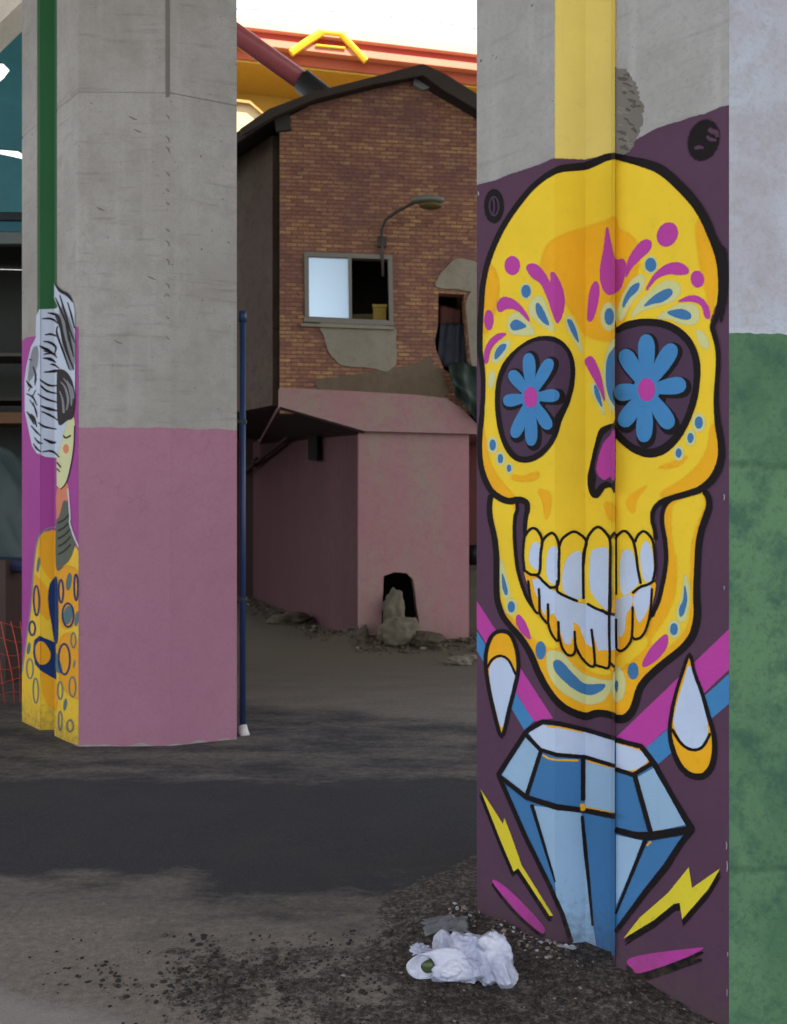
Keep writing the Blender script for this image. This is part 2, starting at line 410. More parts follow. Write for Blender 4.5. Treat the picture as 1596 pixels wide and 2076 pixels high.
class Paint:
    n_all = 0
    def __init__(s, wall): s.w = wall; s.tris = {}; s.k = 0
    def add(s, tris, col, lv):
        s.k += 1; Paint.n_all += 1
        off = .0008 + lv * .00032 + (Paint.n_all % 13) * .00002
        W = s.w; mat = PC[col]; L = s.tris.setdefault(col, [])
        for t in tris:
            q = [(W.warp(x, y), y, a) for x, y, a in t]
            for (x0, x1, pl) in W.strips:
                r = clip_x(clip_x(q, x0, True), x1, False) if (min(p[0] for p in q) < x0 or max(p[0] for p in q) > x1) else q
                if len(r) < 3 or max(p[0] for p in r) - min(p[0] for p in r) < 1e-4: continue
                L.append([(pl.pt(x, y, off), a) for x, y, a in r])
    def poly(s, pts, col, lv, f=4.0, sm=True, sc=None):
        if sm: pts = smooth(pts)
        P = [Vector((x, y, 0)) for x, y in pts]
        area = sum(P[i].x * P[(i + 1) % len(P)].y - P[(i + 1) % len(P)].x * P[i].y for i in range(len(P)))
        sg = 1 if area > 0 else -1
        tr = []
        n_ = len(P); nor = []
        for i in range(n_):
            d = (P[(i + 1) % n_] - P[i - 1]); d = d.normalized() if d.length > 1e-6 else Vector((1, 0, 0))
            nor.append(Vector((d.y, -d.x, 0)) * sg)
        fi = f * .5
        inner = [P[i] - nor[i] * fi * .4 for i in range(n_)]
        for t in tessellate_polygon([inner]): tr.append([(inner[i].x, inner[i].y, 1) for i in t])
        for i in range(n_):
            j = (i + 1) % n_; a, b = inner[i], inner[j]; c = P[j] + nor[j] * fi; d = P[i] + nor[i] * fi
            tr.append([(a.x, a.y, 1), (b.x, b.y, 1), (c.x, c.y, 0)]); tr.append([(a.x, a.y, 1), (c.x, c.y, 0), (d.x, d.y, 0)])
        s.add(tr, col, lv)
    def stroke(s, pts, w, col, lv, f=4.0, sm=True, closed=False):
        n0 = len(pts)
        ws = w if isinstance(w, (list, tuple)) else [w] * n0
        if sm:
            q = smooth(pts, closed, 5); m_ = len(q)
            W_ = []
            for i in range(m_):
                u = i / 5; a = int(u); W_.append(ws[a % n0] + (ws[(a + 1) % n0 if closed else min(a + 1, n0 - 1)] - ws[a % n0]) * (u - a))
            pts, ws = q, W_
        P = [Vector((x, y)) for x, y in pts]; m_ = len(P); rows = []
        for i in range(m_):
            a = P[(i - 1) % m_] if (closed or i) else P[0]; b = P[(i + 1) % m_] if (closed or i < m_ - 1) else P[-1]
            d1 = (P[i] - a); d2 = (b - P[i])
            d1 = d1.normalized() if d1.length > 1e-6 else None; d2 = d2.normalized() if d2.length > 1e-6 else None
            if d1 is None: d1 = d2
            if d2 is None: d2 = d1
            if d1 is None: d1 = d2 = Vector((1, 0))
            d = d1 + d2; d = d.normalized() if d.length > .2 else d1
            k = min(1 / max(.5, d.dot(d1)), 1.6)
            n_ = Vector((d.y, -d.x)) * k; hw = ws[i] / 2
            rows.append([P[i] + n_ * (hw + f * .45), P[i] + n_ * max(hw - f * .35, .3), P[i] - n_ * max(hw - f * .35, .3), P[i] - n_ * (hw + f * .45)])
        A_ = (0, 1, 1, 0); tr = []
        for i in range(m_ if closed else m_ - 1):
            r, q = rows[i], rows[(i + 1) % m_]
            for k in range(3):
                a, b, c, d = (r[k], A_[k]), (r[k + 1], A_[k + 1]), (q[k + 1], A_[k + 1]), (q[k], A_[k])
                tr.append([(v.x, v.y, al) for v, al in (a, b, c)]); tr.append([(v.x, v.y, al) for v, al in (a, c, d)])
        if not closed:
            for i, sg in ((0, -1), (m_ - 1, 1)):
                d = (P[i] - P[i - sg]); d = d.normalized() * ws[i] * .3 if d.length > 1e-6 else Vector((0, 0)); r = rows[i]
                e1, e2 = r[1] + d, r[2] + d
                tr.append([(r[1].x, r[1].y, 1), (r[2].x, r[2].y, 1), (e2.x, e2.y, .2)]); tr.append([(r[1].x, r[1].y, 1), (e2.x, e2.y, .2), (e1.x, e1.y, .2)])
        s.add(tr, col, lv)
    def ell(s, c, r, col, lv, f=3.5, rot=0):
        s.poly([(c[0] + r[0] * math.cos(a) * math.cos(rot) - r[1] * math.sin(a) * math.sin(rot), c[1] + r[0] * math.cos(a) * math.sin(rot) + r[1] * math.sin(a) * math.cos(rot))
                for a in [2 * math.pi * i / 20 for i in range(20)]], col, lv, f, False)
    def ring(s, c, r, w, col, lv, f=3, rot=0):
        s.stroke([(c[0] + r[0] * math.cos(a) * math.cos(rot) - r[1] * math.sin(a) * math.sin(rot), c[1] + r[0] * math.cos(a) * math.sin(rot) + r[1] * math.sin(a) * math.cos(rot))
                for a in [2 * math.pi * i / 20 for i in range(20)]], w, col, lv, f, False, True)
    def build(s, name, parent, label=None):
        V = []; Fc = []; A_ = []; mi = []; mats = []
        for k, (col, L) in enumerate(s.tris.items()):
            mats.append(PC[col])
            for r in L:
                i = len(V); V += [p for p, a in r]; A_ += [float(a) for p, a in r]; Fc.append(list(range(i, i + len(r)))); mi.append(k)
        o = mesh(name, V, Fc, mats, parent, mi, attr={'cover': A_})
        if label: o["label"] = label
        return o

PC = {k: paint_mat('spray paint ' + k, C(*v)) for k, v in dict(
    plum=(80, 56, 77), plum2=(70, 51, 73), yellow=(222, 191, 48), orange=(222, 165, 30), black=(23, 19, 22), pink=(172, 62, 150), blue=(62, 124, 178),
    cream=(192, 196, 138), ice=(176, 194, 222), sky=(140, 173, 204), azure=(60, 112, 162), lemon=(206, 192, 52), pale=(206, 190, 112),
    magenta=(150, 62, 138), green=(38, 88, 52), hairwhite=(178, 190, 210), hairgrey=(120, 124, 134), brown=(34, 29, 27), skin=(192, 196, 150), coral=(196, 122, 92),
    scarf=(84, 90, 80), navy=(20, 44, 92), slate=(78, 106, 112), gold=(212, 176, 50), amber=(212, 150, 30), strip=(208, 190, 104), grout=(120, 118, 112), grit=(84, 80, 74), joint=(108, 105, 100), chip=(150, 148, 150), white=(190, 190, 196), rose=(150, 105, 128)).items()}

def Z(x0, y0, k):
    return lambda *pts: [(x0 + p[0] / k, y0 + p[1] / k) for p in pts]
k4 = 2.433
A = Z(940, 200, k4); B = Z(940, 600, k4); Cc = Z(940, 1000, k4); D = Z(940, 1400, k4)

def pillar_plan(T, rot_about=None, rot=0):
    base = [(.304, 3.24), (.544, 2.995), (.6504, 3.0096), (.7215, 2.9396), (.709, 2.842), (.975, 2.58)]
    pts = [Vector((x + T[0], y + T[1])) for x, y in base]
    if rot:
        c = pts[-1].copy(); R = math.radians(rot); out = []
        for p in pts:
            q = p - c; out.append(c + Vector((q.x * math.cos(R) - q.y * math.sin(R), q.x * math.sin(R) + q.y * math.cos(R))))
        pts = out
    return pts
def make_shaft(parent, plan, mat, seam):
    n = len(plan); cx = sum(p.x for p in plan) / n; cy = sum(p.y for p in plan) / n
    levels = []
    z = -.3
    for z, k in ((-.3, 1), (seam - .008, 1), (seam - .004, .988), (seam + .006, .988), (seam + .010, .9995), (9.5, .9995)): levels.append((z, k))
    V = []; Fc = []
    for z, k in levels:
        for p in plan: V.append((cx + (p.x - cx) * k, cy + (p.y - cy) * k, z))
    for j in range(len(levels) - 1):
        for i in range(n):
            i2 = (i + 1) % n; Fc.append((j * n + i, j * n + i2, (j + 1) * n + i2, (j + 1) * n + i))
    Fc.append(tuple(range(n))[::-1]); Fc.append(tuple((len(levels) - 1) * n + i for i in range(n)))
    return mesh('shaft', V, Fc, mat, parent)
def coat(name, parent, plan, i0, i1, z0, z1, mat, off=.0012, wob=.012, seed=0, wob0=0):
    """a painted coat wrapped round faces i0..i1 of the pillar, with a hand-cut edge"""
    V = []; Fc = []
    for i in range(i0, i1):
        a, b = plan[i], plan[(i + 1) % len(plan)]; d = (b - a); L = d.length; d = d / L; n = Vector((d.y, -d.x))
        N = max(2, int(L / .012)); base = len(V)
        for k in range(N + 1):
            p = a + d * (L * k / N) + n * off
            zt = z1 + wob * noise.noise((p.x * 9, p.y * 9, seed)) + wob * .5 * noise.noise((p.x * 45, p.y * 45, seed))
            zb = z0 + wob0 * noise.noise((p.x * 9, p.y * 9, seed + 5))
            V += [(p.x, p.y, zb), (p.x, p.y, (zb + zt) / 2), (p.x, p.y, zt)]
        for k in range(N):
            for r in (0, 1): Fc.append((base + k * 3 + r, base + k * 3 + 3 + r, base + k * 3 + 4 + r, base + k * 3 + 1 + r))
    return mesh(name, V, Fc, mat, parent)

# ---- skull pillar
R0 = pillar_plan((0, 0))
planR = R0 + [Vector((1.555, 2.59)), Vector((1.95, 2.78)), Vector((1.90, 3.45)), Vector((1.05, 3.95))]
pr = empty('painted_pillar', (1.1, 3.1, 0), 'near concrete pillar painted with a yellow sugar skull above a blue diamond', 'pillar')
make_shaft(pr, planR, M_conc2, 4.18)
WR = Wall(R0, None)
WR.kmodel = [WR.model[0], WR.model[1], WR.model[2], WR.model[4], WR.model[5]]
WR.edges = [[(0, 971), (800, 968), (1850, 964)], [(0, 1125)], [(0, 1187)], [(0, 1246)], [(230, 1471), (700, 1479), (1100, 1489), (1400, 1489), (1700, 1482), (2076, 1478)]]
x_in = WR.model[3]
WR.strips = [(WR.model[0], WR.model[1], WR.planes[0]), (WR.model[1], WR.model[2], WR.planes[1]), (WR.model[2], x_in, WR.planes[2]),
             (x_in, WR.model[4], WR.planes[3]), (WR.model[4], WR.model[5], WR.planes[4])]

M_green = plaster('flaking green paint', C(58, 94, 70), C(84, 120, 88), C(50, 84, 72), .8, 1.5)
nt_ = M_green.node_tree; bsdf = [n for n in nt_.nodes if n.type == 'BSDF_PRINCIPLED'][0]; src = bsdf.inputs['Base Color'].links[0].from_socket
g_ = nt_.nodes.new('ShaderNodeNewGeometry'); sx_ = nt_.nodes.new('ShaderNodeSeparateXYZ'); nt_.links.new(g_.outputs[0], sx_.inputs[0]); nz_ = nt_.nodes.new('ShaderNodeTexNoise'); nz_.inputs['Scale'].default_value = 7; nz_.inputs['Detail'].default_value = 6
prev = src
for zj in (1.64, .46):
    a_ = nt_.nodes.new('ShaderNodeMath'); a_.operation = 'MULTIPLY_ADD'; nt_.links.new(nz_.outputs[0], a_.inputs[0]); a_.inputs[1].default_value = .05; nt_.links.new(sx_.outputs[2], a_.inputs[2])
    b_ = nt_.nodes.new('ShaderNodeMath'); b_.operation = 'SUBTRACT'; nt_.links.new(a_.outputs[0], b_.inputs[0]); b_.inputs[1].default_value = zj + .025
    d_ = nt_.nodes.new('ShaderNodeMath'); d_.operation = 'ABSOLUTE'; nt_.links.new(b_.outputs[0], d_.inputs[0])
    r_ = nt_.nodes.new('ShaderNodeMapRange'); nt_.links.new(d_.outputs[0], r_.inputs[0]); r_.inputs[1].default_value = .004; r_.inputs[2].default_value = .016; r_.inputs[3].default_value = .38; r_.inputs[4].default_value = 0
    m_ = nt_.nodes.new('ShaderNodeMix'); m_.data_type = 'RGBA'; nt_.links.new(r_.outputs[0], m_.inputs[0]); nt_.links.new(prev, m_.inputs[6]); m_.inputs[7].default_value = C(40, 62, 50); prev = m_.outputs[2]
nt_.links.new(prev, bsdf.inputs['Base Color'])
M_white = plaster('chalky white paint', C(156, 158, 168), C(172, 190, 204), C(146, 142, 146), .6, 1.0)
coat('green_base', pr, planR, 5, 9, -.02, 2.02, M_green, .0012, .008, 2)
coat('white_coat', pr, planR, 5, 9, 2.0, 9.49, M_white, .0006, 0, 4)

p = Paint(WR)   # yellow groove above the mural
p.poly([(1126, -3800), (1247, -3800), (1247, 330), (1190, 340), (1126, 335)], 'strip', 0, 6, False)
p.build('yellow_groove', pr, 'pale yellow paint filling the recessed groove above the skull')
p = Paint(WR)
p.poly([(950, 390)] + A((80, 425), (160, 405), (230, 375), (300, 352), (380, 325), (440, 297), (475, 296), (600, 302), (700, 280), (742, 270), (775, 240), (830, 212), (880, 185), (940, 150), (1000, 128), (1060, 112), (1110, 92), (1180, 75), (1250, 42)) + [(1500, 205), (1500, 2200), (950, 2200)], 'plum', 0, 5, False)
# dark splash of grout on the bare concrete beside the groove
p.build('plum_panel', pr, 'plum purple ground colour of the skull mural')
# ribbons
p = Paint(WR); p.poly(Cc((40, 495), (440, 1110), (345, 1125), (40, 625)), 'pink', 1, 3, False); p.poly(Cc((40, 645), (345, 1125), (300, 1168), (40, 735)), 'blue', 2, 3, False)
p.build('painted_ribbon', pr)
p = Paint(WR); p.poly(Cc((1360, 648), (1360, 845), (905, 1255), (770, 1205), (750, 1205)), 'pink', 1, 3, False); p.poly(Cc((1360, 870), (1360, 1015), (965, 1335), (905, 1258)), 'blue', 2, 3, False)
p.build('painted_ribbon', pr)
p = Paint(WR); rs_ = random.Random(4)
sp_l = [(1247, 136), (1250, 140)]; sp_r = []
for k_ in range(18):
    y_ = 140 + k_ * 9.5; w_ = 54 * math.sin(min(1, (y_ - 130) / 190) * 2.6 + .25); sp_r += [(1250 + w_ * rs_.uniform(.88, 1.0), y_), (1250 + w_ * rs_.uniform(.84, .98), y_ + 5)]
p.poly(sp_l + sp_r + [(1247, 325)], 'joint', 0, 5, False)
for k_ in range(34):
    y_ = 150 + rs_.uniform(0, 150); w_ = 50 * math.sin(min(1, (y_ - 130) / 190) * 2.6 + .25); x_ = 1247 + rs_.uniform(0, .75) * w_; l_ = rs_.uniform(8, 20)
    p.stroke([(x_, y_), (min(x_ + l_ * .5, 1250 + w_), y_ + rs_.uniform(0, 4)), (min(x_ + l_, 1248 + w_), y_ + rs_.uniform(1, 7))], [1, rs_.uniform(2, 6), 1], 'grit' if k_ % 3 else 'grout', 1 + k_ % 3, 4)
p.build('spalled_patch', pr, 'rough dark spalled patch beside the top of the groove')
p = Paint(WR)
for (x_, y_, l_) in ((1476, 1002, 12), (1478, 1188, 7), (1476, 1706, 16), (1477, 1745, 22), (1476, 1930, 9), (1474, 2005, 14), (972, 388, 9), (968, 1846, 8)): p.stroke([(x_, y_), (x_ + 1, y_ + l_ * .5), (x_, y_ + l_)], [.8, 2, .8], 'chip', 23, 2)
p.build('chipped_edge', pr)
# roundels
p = Paint(WR); q = A((155, 530))[0]
p.ell(q, (19, 34), 'black', 1, 6); p.ring(q, (9, 19), 3, 'plum2', 2, 3); p.stroke(A((150, 490), (156, 530), (150, 575)), 3, 'plum2', 3, 3)
p.build('black_roundel', pr)
p = Paint(WR); q = A((1172, 205))[0]
p.ell(q, (30, 42), 'black', 1, 9, .25); p.stroke(A((1196, 150), (1212, 160), (1232, 168), (1240, 190)), [7, 9, 9, 5], 'plum', 2, 7); p.stroke(A((1186, 186), (1205, 200), (1232, 206)), [4, 7, 4], 'plum', 3, 6)
p.stroke(A((1128, 246), (1150, 240), (1172, 244)), [4, 7, 4], 'plum', 4, 6)
p.build('black_roundel', pr)

# skull
p = Paint(WR)
skullU = A((735, 290), (660, 318), (600, 338), (540, 342), (480, 352), (430, 375), (380, 410), (330, 455), (285, 510), (240, 570), (200, 635), (168, 700), (140, 770), (115, 850), (102, 930), (95, 1010), (90, 1100), (88, 1180)) + \
    B((88, 270), (98, 340), (103, 410), (103, 480), (98, 550), (94, 610), (88, 670), (85, 730), (86, 790), (94, 850), (112, 905), (140, 955), (180, 990), (225, 1005), (265, 1000), (292, 1005), (312, 1022), (314, 1055), (305, 1095), (300, 1150)) + \
    Cc((296, 240), (298, 300), (300, 370), (330, 440), (400, 500), (600, 620), (740, 640), (860, 560), (940, 470), (955, 400), (952, 300), (945, 210)) + \
    B((955, 1190), (945, 1150), (932, 1105), (936, 1065), (960, 1032), (1000, 1008), (1060, 992), (1120, 977), (1180, 955), (1225, 925), (1252, 885), (1270, 835), (1275, 780), (1268, 710), (1255, 640), (1245, 570), (1242, 500), (1244, 430), (1248, 360), (1248, 290), (1238, 230), (1222, 180), (1215, 120), (1235, 60)) + \
    A((1250, 1010), (1258, 940), (1256, 860), (1248, 790), (1232, 725), (1205, 655), (1172, 590), (1130, 530), (1085, 480), (1035, 435), (985, 395), (930, 360), (860, 335), (800, 315), (770, 300))
mand = B((130, 985), (126, 1040), (132, 1100), (146, 1160)) + Cc((152, 240), (162, 320), (162, 400), (162, 470), (167, 530), (182, 580), (202, 620), (238, 665), (278, 710), (312, 760), (338, 810), (362, 870), (392, 930), (427, 985), (462, 1025), (510, 1062), (570, 1085), (620, 1080), (660, 1070), (740, 1082),
    (750, 1098), (790, 1100), (822, 1075), (848, 1030), (863, 980), (885, 940), (930, 893), (990, 843), (1050, 798), (1098, 757), (1136, 708), (1156, 650), (1163, 590), (1161, 520), (1161, 450), (1164, 380), (1168, 300), (1172, 240), (1182, 180), (1202, 120), (1220, 70), (1222, 30), (1205, 0), (1150, -20), (800, -20), (300, -20))
p.poly(mand, 'orange', 3, 4, False)
p.poly(Cc((140, 30), (240, 60), (242, 150), (240, 250), (250, 350), (275, 440), (310, 520), (360, 600), (470, 740), (420, 760), (330, 700), (250, 620), (190, 540), (180, 420), (175, 300), (160, 180), (145, 100)), 'yellow', 4, 12)
p.poly(Cc((1120, 20), (1190, 10), (1200, 70), (1160, 160), (1135, 280), (1130, 420), (1135, 540), (1110, 660), (1040, 740), (960, 790), (940, 720), (1010, 620), (1060, 500), (1070, 350), (1045, 230), (1040, 100), (1060, 50)), 'yellow', 4, 12)
p.poly(Cc((480, 760), (640, 880), (740, 880), (900, 760), (880, 700), (740, 820), (620, 850)), 'yellow', 4, 10)
p.poly(Cc((262, 35), (312, 35), (314, 80), (302, 115), (304, 180), (294, 250), (291, 330), (302, 400), (320, 445), (330, 500), (350, 560), (372, 594), (332, 560), (300, 500), (275, 420), (258, 330), (250, 240), (252, 160), (264, 100)), 'plum2', 5, 3)
p.poly(Cc((1005, 40), (962, 62), (932, 95), (930, 150), (942, 200), (954, 260), (958, 330), (952, 400), (948, 450), (932, 480), (928, 560), (915, 630), (945, 600), (978, 520), (998, 430), (1010, 340), (1006, 260), (994, 180), (992, 100)), 'plum2', 5, 3)
for (h, b_) in (  # marks on the jaw: (pale halo, blue)
    (((185, 325), (207, 400), (228, 490), (215, 522), (195, 505), (180, 430)), ((191, 395), (217, 480), (208, 502), (192, 465))),
    (((410, 805), (425, 778), (490, 790), (540, 850), (600, 895), (680, 920), (735, 928), (725, 965), (690, 1020), (620, 1042), (540, 1012), (460, 955), (418, 880)), ((445, 830), (480, 828), (540, 890), (600, 940), (692, 942), (680, 972), (620, 995), (545, 965), (485, 915), (450, 872))),
    (((750, 862), (778, 872), (797, 930), (787, 1000), (750, 1028), (730, 950)), ((750, 925), (760, 935), (757, 970), (750, 978), (744, 950))),
    (((1105, 405), (1127, 450), (1128, 540), (1110, 620), (1080, 635), (1062, 590), (1090, 510)), ((1106, 455), (1118, 520), (1102, 590), (1082, 608), (1078, 568), (1098, 525)))):
    p.poly(Cc(*h), 'cream', 6, 6); p.poly(Cc(*b_), 'azure', 7, 3)
for c_, r_, halo in (((235, 560), (7, 11), 1), ((380, 775), (10, 18), 0), ((838, 877), (11, 17), 0), ((1050, 670), (8, 12), 1)):
    q = Cc(c_)[0]
    if halo: p.ell(q, (r_[0] + 5, r_[1] + 6), 'cream', 6, 5)
    p.ell(q, r_, 'azure', 7)
p.poly(Cc((258, 612), (275, 600), (308, 645), (330, 718), (290, 692), (262, 648)), 'pink', 6, 3)
p.poly(Cc((1000, 698), (1020, 715), (1010, 765), (960, 822), (900, 856), (888, 835), (932, 760)), 'pink', 6, 3)
bb = (12, 13, 14, 14)
p.stroke(Cc((135, 10), (128, 70), (133, 130), (147, 190), (157, 250), (162, 320), (162, 400), (162, 470), (167, 530), (182, 580), (202, 620), (238, 665), (278, 710), (312, 760), (338, 810), (362, 870), (392, 930), (427, 985), (462, 1028), (510, 1066), (570, 1092), (610, 1100), (645, 1088), (690, 1086), (741, 1100)),
         [11] * 4 + [12] * 8 + [13] * 6 + [14, 14, 15, 15, 15, 14, 14], 'black', 8, 3)
p.stroke(Cc((747, 1112), (790, 1112), (825, 1085), (850, 1035), (865, 982), (887, 940), (930, 895), (990, 845), (1050, 800), (1102, 758), (1142, 708), (1163, 650), (1171, 590), (1168, 520), (1168, 450), (1171, 380), (1175, 300), (1180, 240), (1192, 180), (1212, 120), (1228, 70), (1225, 25), (1205, -8)),
         [17, 17, 16, 15, 15, 15, 15, 15, 15, 15, 16, 16, 16, 15, 14, 14, 14, 14, 14, 15, 14, 13, 12], 'black', 8, 3)
p.stroke(Cc((262, 35), (265, 80), (254, 120), (251, 200), (256, 290), (268, 380), (290, 460), (320, 530), (368, 592)), 7, 'black', 8, 3)
p.stroke(Cc((1040, 25), (1005, 55), (988, 100), (990, 160), (1003, 230), (1010, 310), (1004, 380), (990, 450), (970, 530), (935, 605)), 9, 'black', 8, 3)
# cranium
p.poly(skullU, 'yellow', 9, 4, False)
p.poly(A((740, 590), (690, 610), (600, 640), (500, 670), (420, 720), (390, 800), (400, 880), (470, 960), (560, 1090), (600, 1160), (680, 1190), (745, 1180), (800, 1060), (850, 860), (860, 740), (820, 680), (760, 640)), 'orange', 10, 14)
p.poly(A((1165, 600), (1205, 670), (1230, 760), (1242, 900), (1228, 1040), (1210, 1060), (1200, 960), (1170, 840), (1150, 720), (1145, 630)), 'orange', 10, 14)
p.poly(B((1245, 640), (1268, 720), (1268, 800), (1240, 870), (1180, 930), (1080, 965), (990, 990), (1000, 960), (1100, 900), (1180, 820), (1220, 740), (1230, 660)), 'orange', 10, 12)
p.poly(B((95, 640), (88, 730), (92, 830), (120, 910), (170, 975), (250, 995), (215, 950), (160, 880), (125, 800), (110, 700)), 'orange', 10, 10)
p.poly(A((100, 900), (92, 1010), (90, 1150), (130, 1120), (170, 960), (160, 860), (125, 830)), 'orange', 10, 16)
for q in (B((250, 885), (300, 890), (365, 868), (355, 905), (280, 912), (240, 900)), B((372, 960), (420, 970), (430, 1030), (408, 1100), (395, 1020)), B((905, 940), (845, 970), (805, 1010), (815, 1050), (842, 1068), (858, 1000)), B((970, 845), (1040, 820), (1110, 790), (1080, 830), (1010, 850)), B((700, 1020), (742, 1040), (742, 1110), (705, 1080))):
    p.poly(q, 'orange', 10, 9)
# forehead scrollwork, pale halos then blue
HB = [(A, ((870, 868), (892, 895), (872, 950), (822, 1012), (778, 1092), (758, 1062), (778, 985), (820, 905)), ((862, 908), (856, 945), (816, 985), (785, 1032), (788, 992), (822, 930))),
      (A, ((1040, 903), (1066, 938), (1042, 990), (962, 1022), (882, 1045), (826, 1078), (858, 1012), (920, 952), (980, 905)), ((1016, 938), (1026, 965), (982, 1000), (932, 1012), (888, 1024), (922, 985), (972, 950))),
      (A, ((955, 1082), (1000, 1045), (1070, 1012), (1140, 1020), (1162, 1062), (1142, 1112), (1080, 1112), (1020, 1088)), ((1003, 1055), (1070, 1038), (1116, 1058), (1116, 1086), (1068, 1086))),
      (A, ((330, 1010), (350, 980), (388, 980), (412, 1030), (447, 1142), (400, 1127), (350, 1087), (325, 1050)), ((360, 1010), (385, 1025), (422, 1112), (392, 1102), (362, 1060))),
      (A, ((220, 1092), (250, 1060), (290, 1063), (352, 1157), (282, 1167), (228, 1152)), ((233, 1113), (260, 1090), (300, 1110), (307, 1127), (262, 1142), (240, 1137))),
      (A, ((503, 1082), (528, 1075), (556, 1120), (578, 1200), (582, 1255), (545, 1190), (512, 1140)), ((512, 1095), (530, 1092), (552, 1130), (568, 1202), (535, 1155))),
      (B, ((232, 222), (208, 290), (160, 333), (142, 312), (160, 260), (190, 228)), ((212, 238), (202, 270), (162, 312), (158, 282), (180, 245))),
      (B, ((720, 238), (760, 236), (760, 545), (725, 562), (700, 480), (688, 360)), ((730, 268), (760, 262), (760, 525), (728, 522), (702, 440), (705, 320))),
      (B, ((638, 428), (668, 448), (694, 585), (658, 530), (628, 460)), ((645, 440), (665, 465), (682, 548), (650, 492)))]
for R_, h, b_ in HB: p.poly(R_(*h), 'cream', 11, 6); p.poly(R_(*b_), 'azure', 12, 3)
p.ell(A((715, 1075))[0], (16, 28), 'cream', 11, 6); p.ell(A((716, 1075))[0], (9, 17), 'azure', 12)
for q in (B((150, 368), (157, 420), (136, 458), (123, 420), (133, 380)), B((1148, 170), (1180, 180), (1207, 220), (1207, 258), (1180, 252), (1155, 212))): p.poly(q, 'cream', 11, 5)
for R_, c_, r_, h in ((A, (920, 820), (11, 14), 3), (A, (310, 950), (9, 13), 3), (B, (145, 735), (6, 11), 5), (B, (183, 802), (5, 9), 5), (B, (225, 850), (4, 7), 4), (B, (1168, 625), (8, 12), 6), (B, (1127, 700), (6, 10), 5), (B, (1068, 775), (6, 9), 5)):
    q = R_(c_)[0]; p.ell(q, (r_[0] + h, r_[1] + h + 1), 'cream', 11, 4); p.ell(q, r_, 'azure', 12)
PK = [(A, ((312, 835), (330, 815), (362, 820), (397, 855), (427, 905), (432, 858), (452, 865), (480, 915), (497, 980), (492, 1050), (465, 1107), (440, 1060), (413, 980), (383, 915), (338, 880))),
      (A, ((705, 635), (722, 700), (745, 790), (785, 792), (800, 830), (790, 880), (768, 940), (720, 967), (690, 945), (675, 900), (672, 840), (690, 740))),
      (A, ((650, 903), (667, 930), (662, 1000), (637, 1087), (613, 1092), (613, 1030), (625, 940))),
      (A, ((920, 705), (915, 745), (870, 790), (830, 830), (798, 880), (808, 800), (845, 735), (885, 697))),
      (A, ((1100, 833), (1102, 862), (1060, 869), (1010, 865), (950, 888), (898, 947), (928, 880), (985, 825), (1050, 807))),
      (A, ((1058, 1000), (1110, 973), (1160, 978), (1202, 1020), (1214, 1080), (1190, 1077), (1170, 1020), (1120, 1000))),
      (A, ((168, 1020), (190, 983), (230, 983), (272, 1010), (312, 1060), (324, 1098), (270, 1047), (220, 1035), (180, 1052))),
      (B, ((130, 222), (170, 188), (212, 188), (162, 230), (135, 270), (120, 330), (106, 320), (108, 270))),
      (B, ((625, 298), (647, 320), (677, 400), (694, 517), (668, 460), (608, 347), (600, 316)))]
for R_, q in PK: p.poly(R_(*q), 'pink', 13, 4)
p.ell(A((243, 823))[0], (15, 19), 'pink', 13); p.ell(A((1000, 670))[0], (20, 25), 'pink', 13, 4, .4); p.ell(A((1150, 890))[0], (13, 17), 'pink', 13, 4, -.2); p.ell(A((128, 1092))[0], (9, 20), 'pink', 13)
# black contour of the cranium
p.stroke(A((742, 282), (700, 290), (650, 312), (600, 332), (540, 338), (480, 346), (430, 368), (380, 402), (330, 448), (285, 503), (240, 565), (198, 632), (165, 698), (136, 770), (112, 850), (98, 930), (92, 1010), (86, 1100), (84, 1180)) +
         B((84, 270), (94, 340), (99, 410), (99, 480), (95, 550), (90, 610), (84, 670), (81, 730), (82, 790), (90, 850), (108, 908), (138, 962), (180, 996), (225, 1012), (262, 1006), (292, 1008), (312, 1024), (315, 1055), (307, 1095), (303, 1150), (305, 1180)),
         [13, 14, 15, 15, 15, 14, 12, 11, 11] + [11] * 10 + [11, 10, 9, 9, 9, 10, 10, 10, 10, 11, 12, 12, 13, 13, 13, 12, 12, 10, 9, 8, 8], 'black', 14, 3)
p.stroke(A((738, 282), (780, 292), (830, 304), (890, 318), (950, 340), (1005, 380), (1055, 428), (1105, 480), (1150, 538), (1188, 605), (1218, 675), (1242, 740), (1258, 800), (1266, 880), (1266, 950), (1258, 1020), (1240, 1090)) +
         B((1226, 150), (1236, 190), (1250, 240), (1258, 300), (1258, 370), (1254, 440), (1253, 510), (1258, 580), (1268, 650), (1282, 720), (1286, 790), (1272, 848), (1248, 895), (1212, 932), (1170, 958), (1120, 974), (1060, 990), (1000, 1008), (962, 1030), (940, 1062), (936, 1105), (948, 1150), (955, 1200)),
         [12, 13, 14, 16, 18, 19, 19, 19, 18, 18, 17, 16, 14, 12, 11, 10, 9] + [10, 10, 9, 9, 9, 9, 10, 11, 13, 14, 15, 16, 16, 15, 14, 13, 12, 11, 10, 9, 8, 8, 8], 'black', 14, 3)
p.poly(A((1215, 650), (1262, 720), (1290, 760), (1302, 900), (1290, 1010), (1268, 1100), (1262, 1000), (1262, 900), (1250, 780)), 'black', 14, 8)
skull = p.build('painted_skull', pr, 'grinning yellow sugar skull with black outline and pink and blue scrollwork')

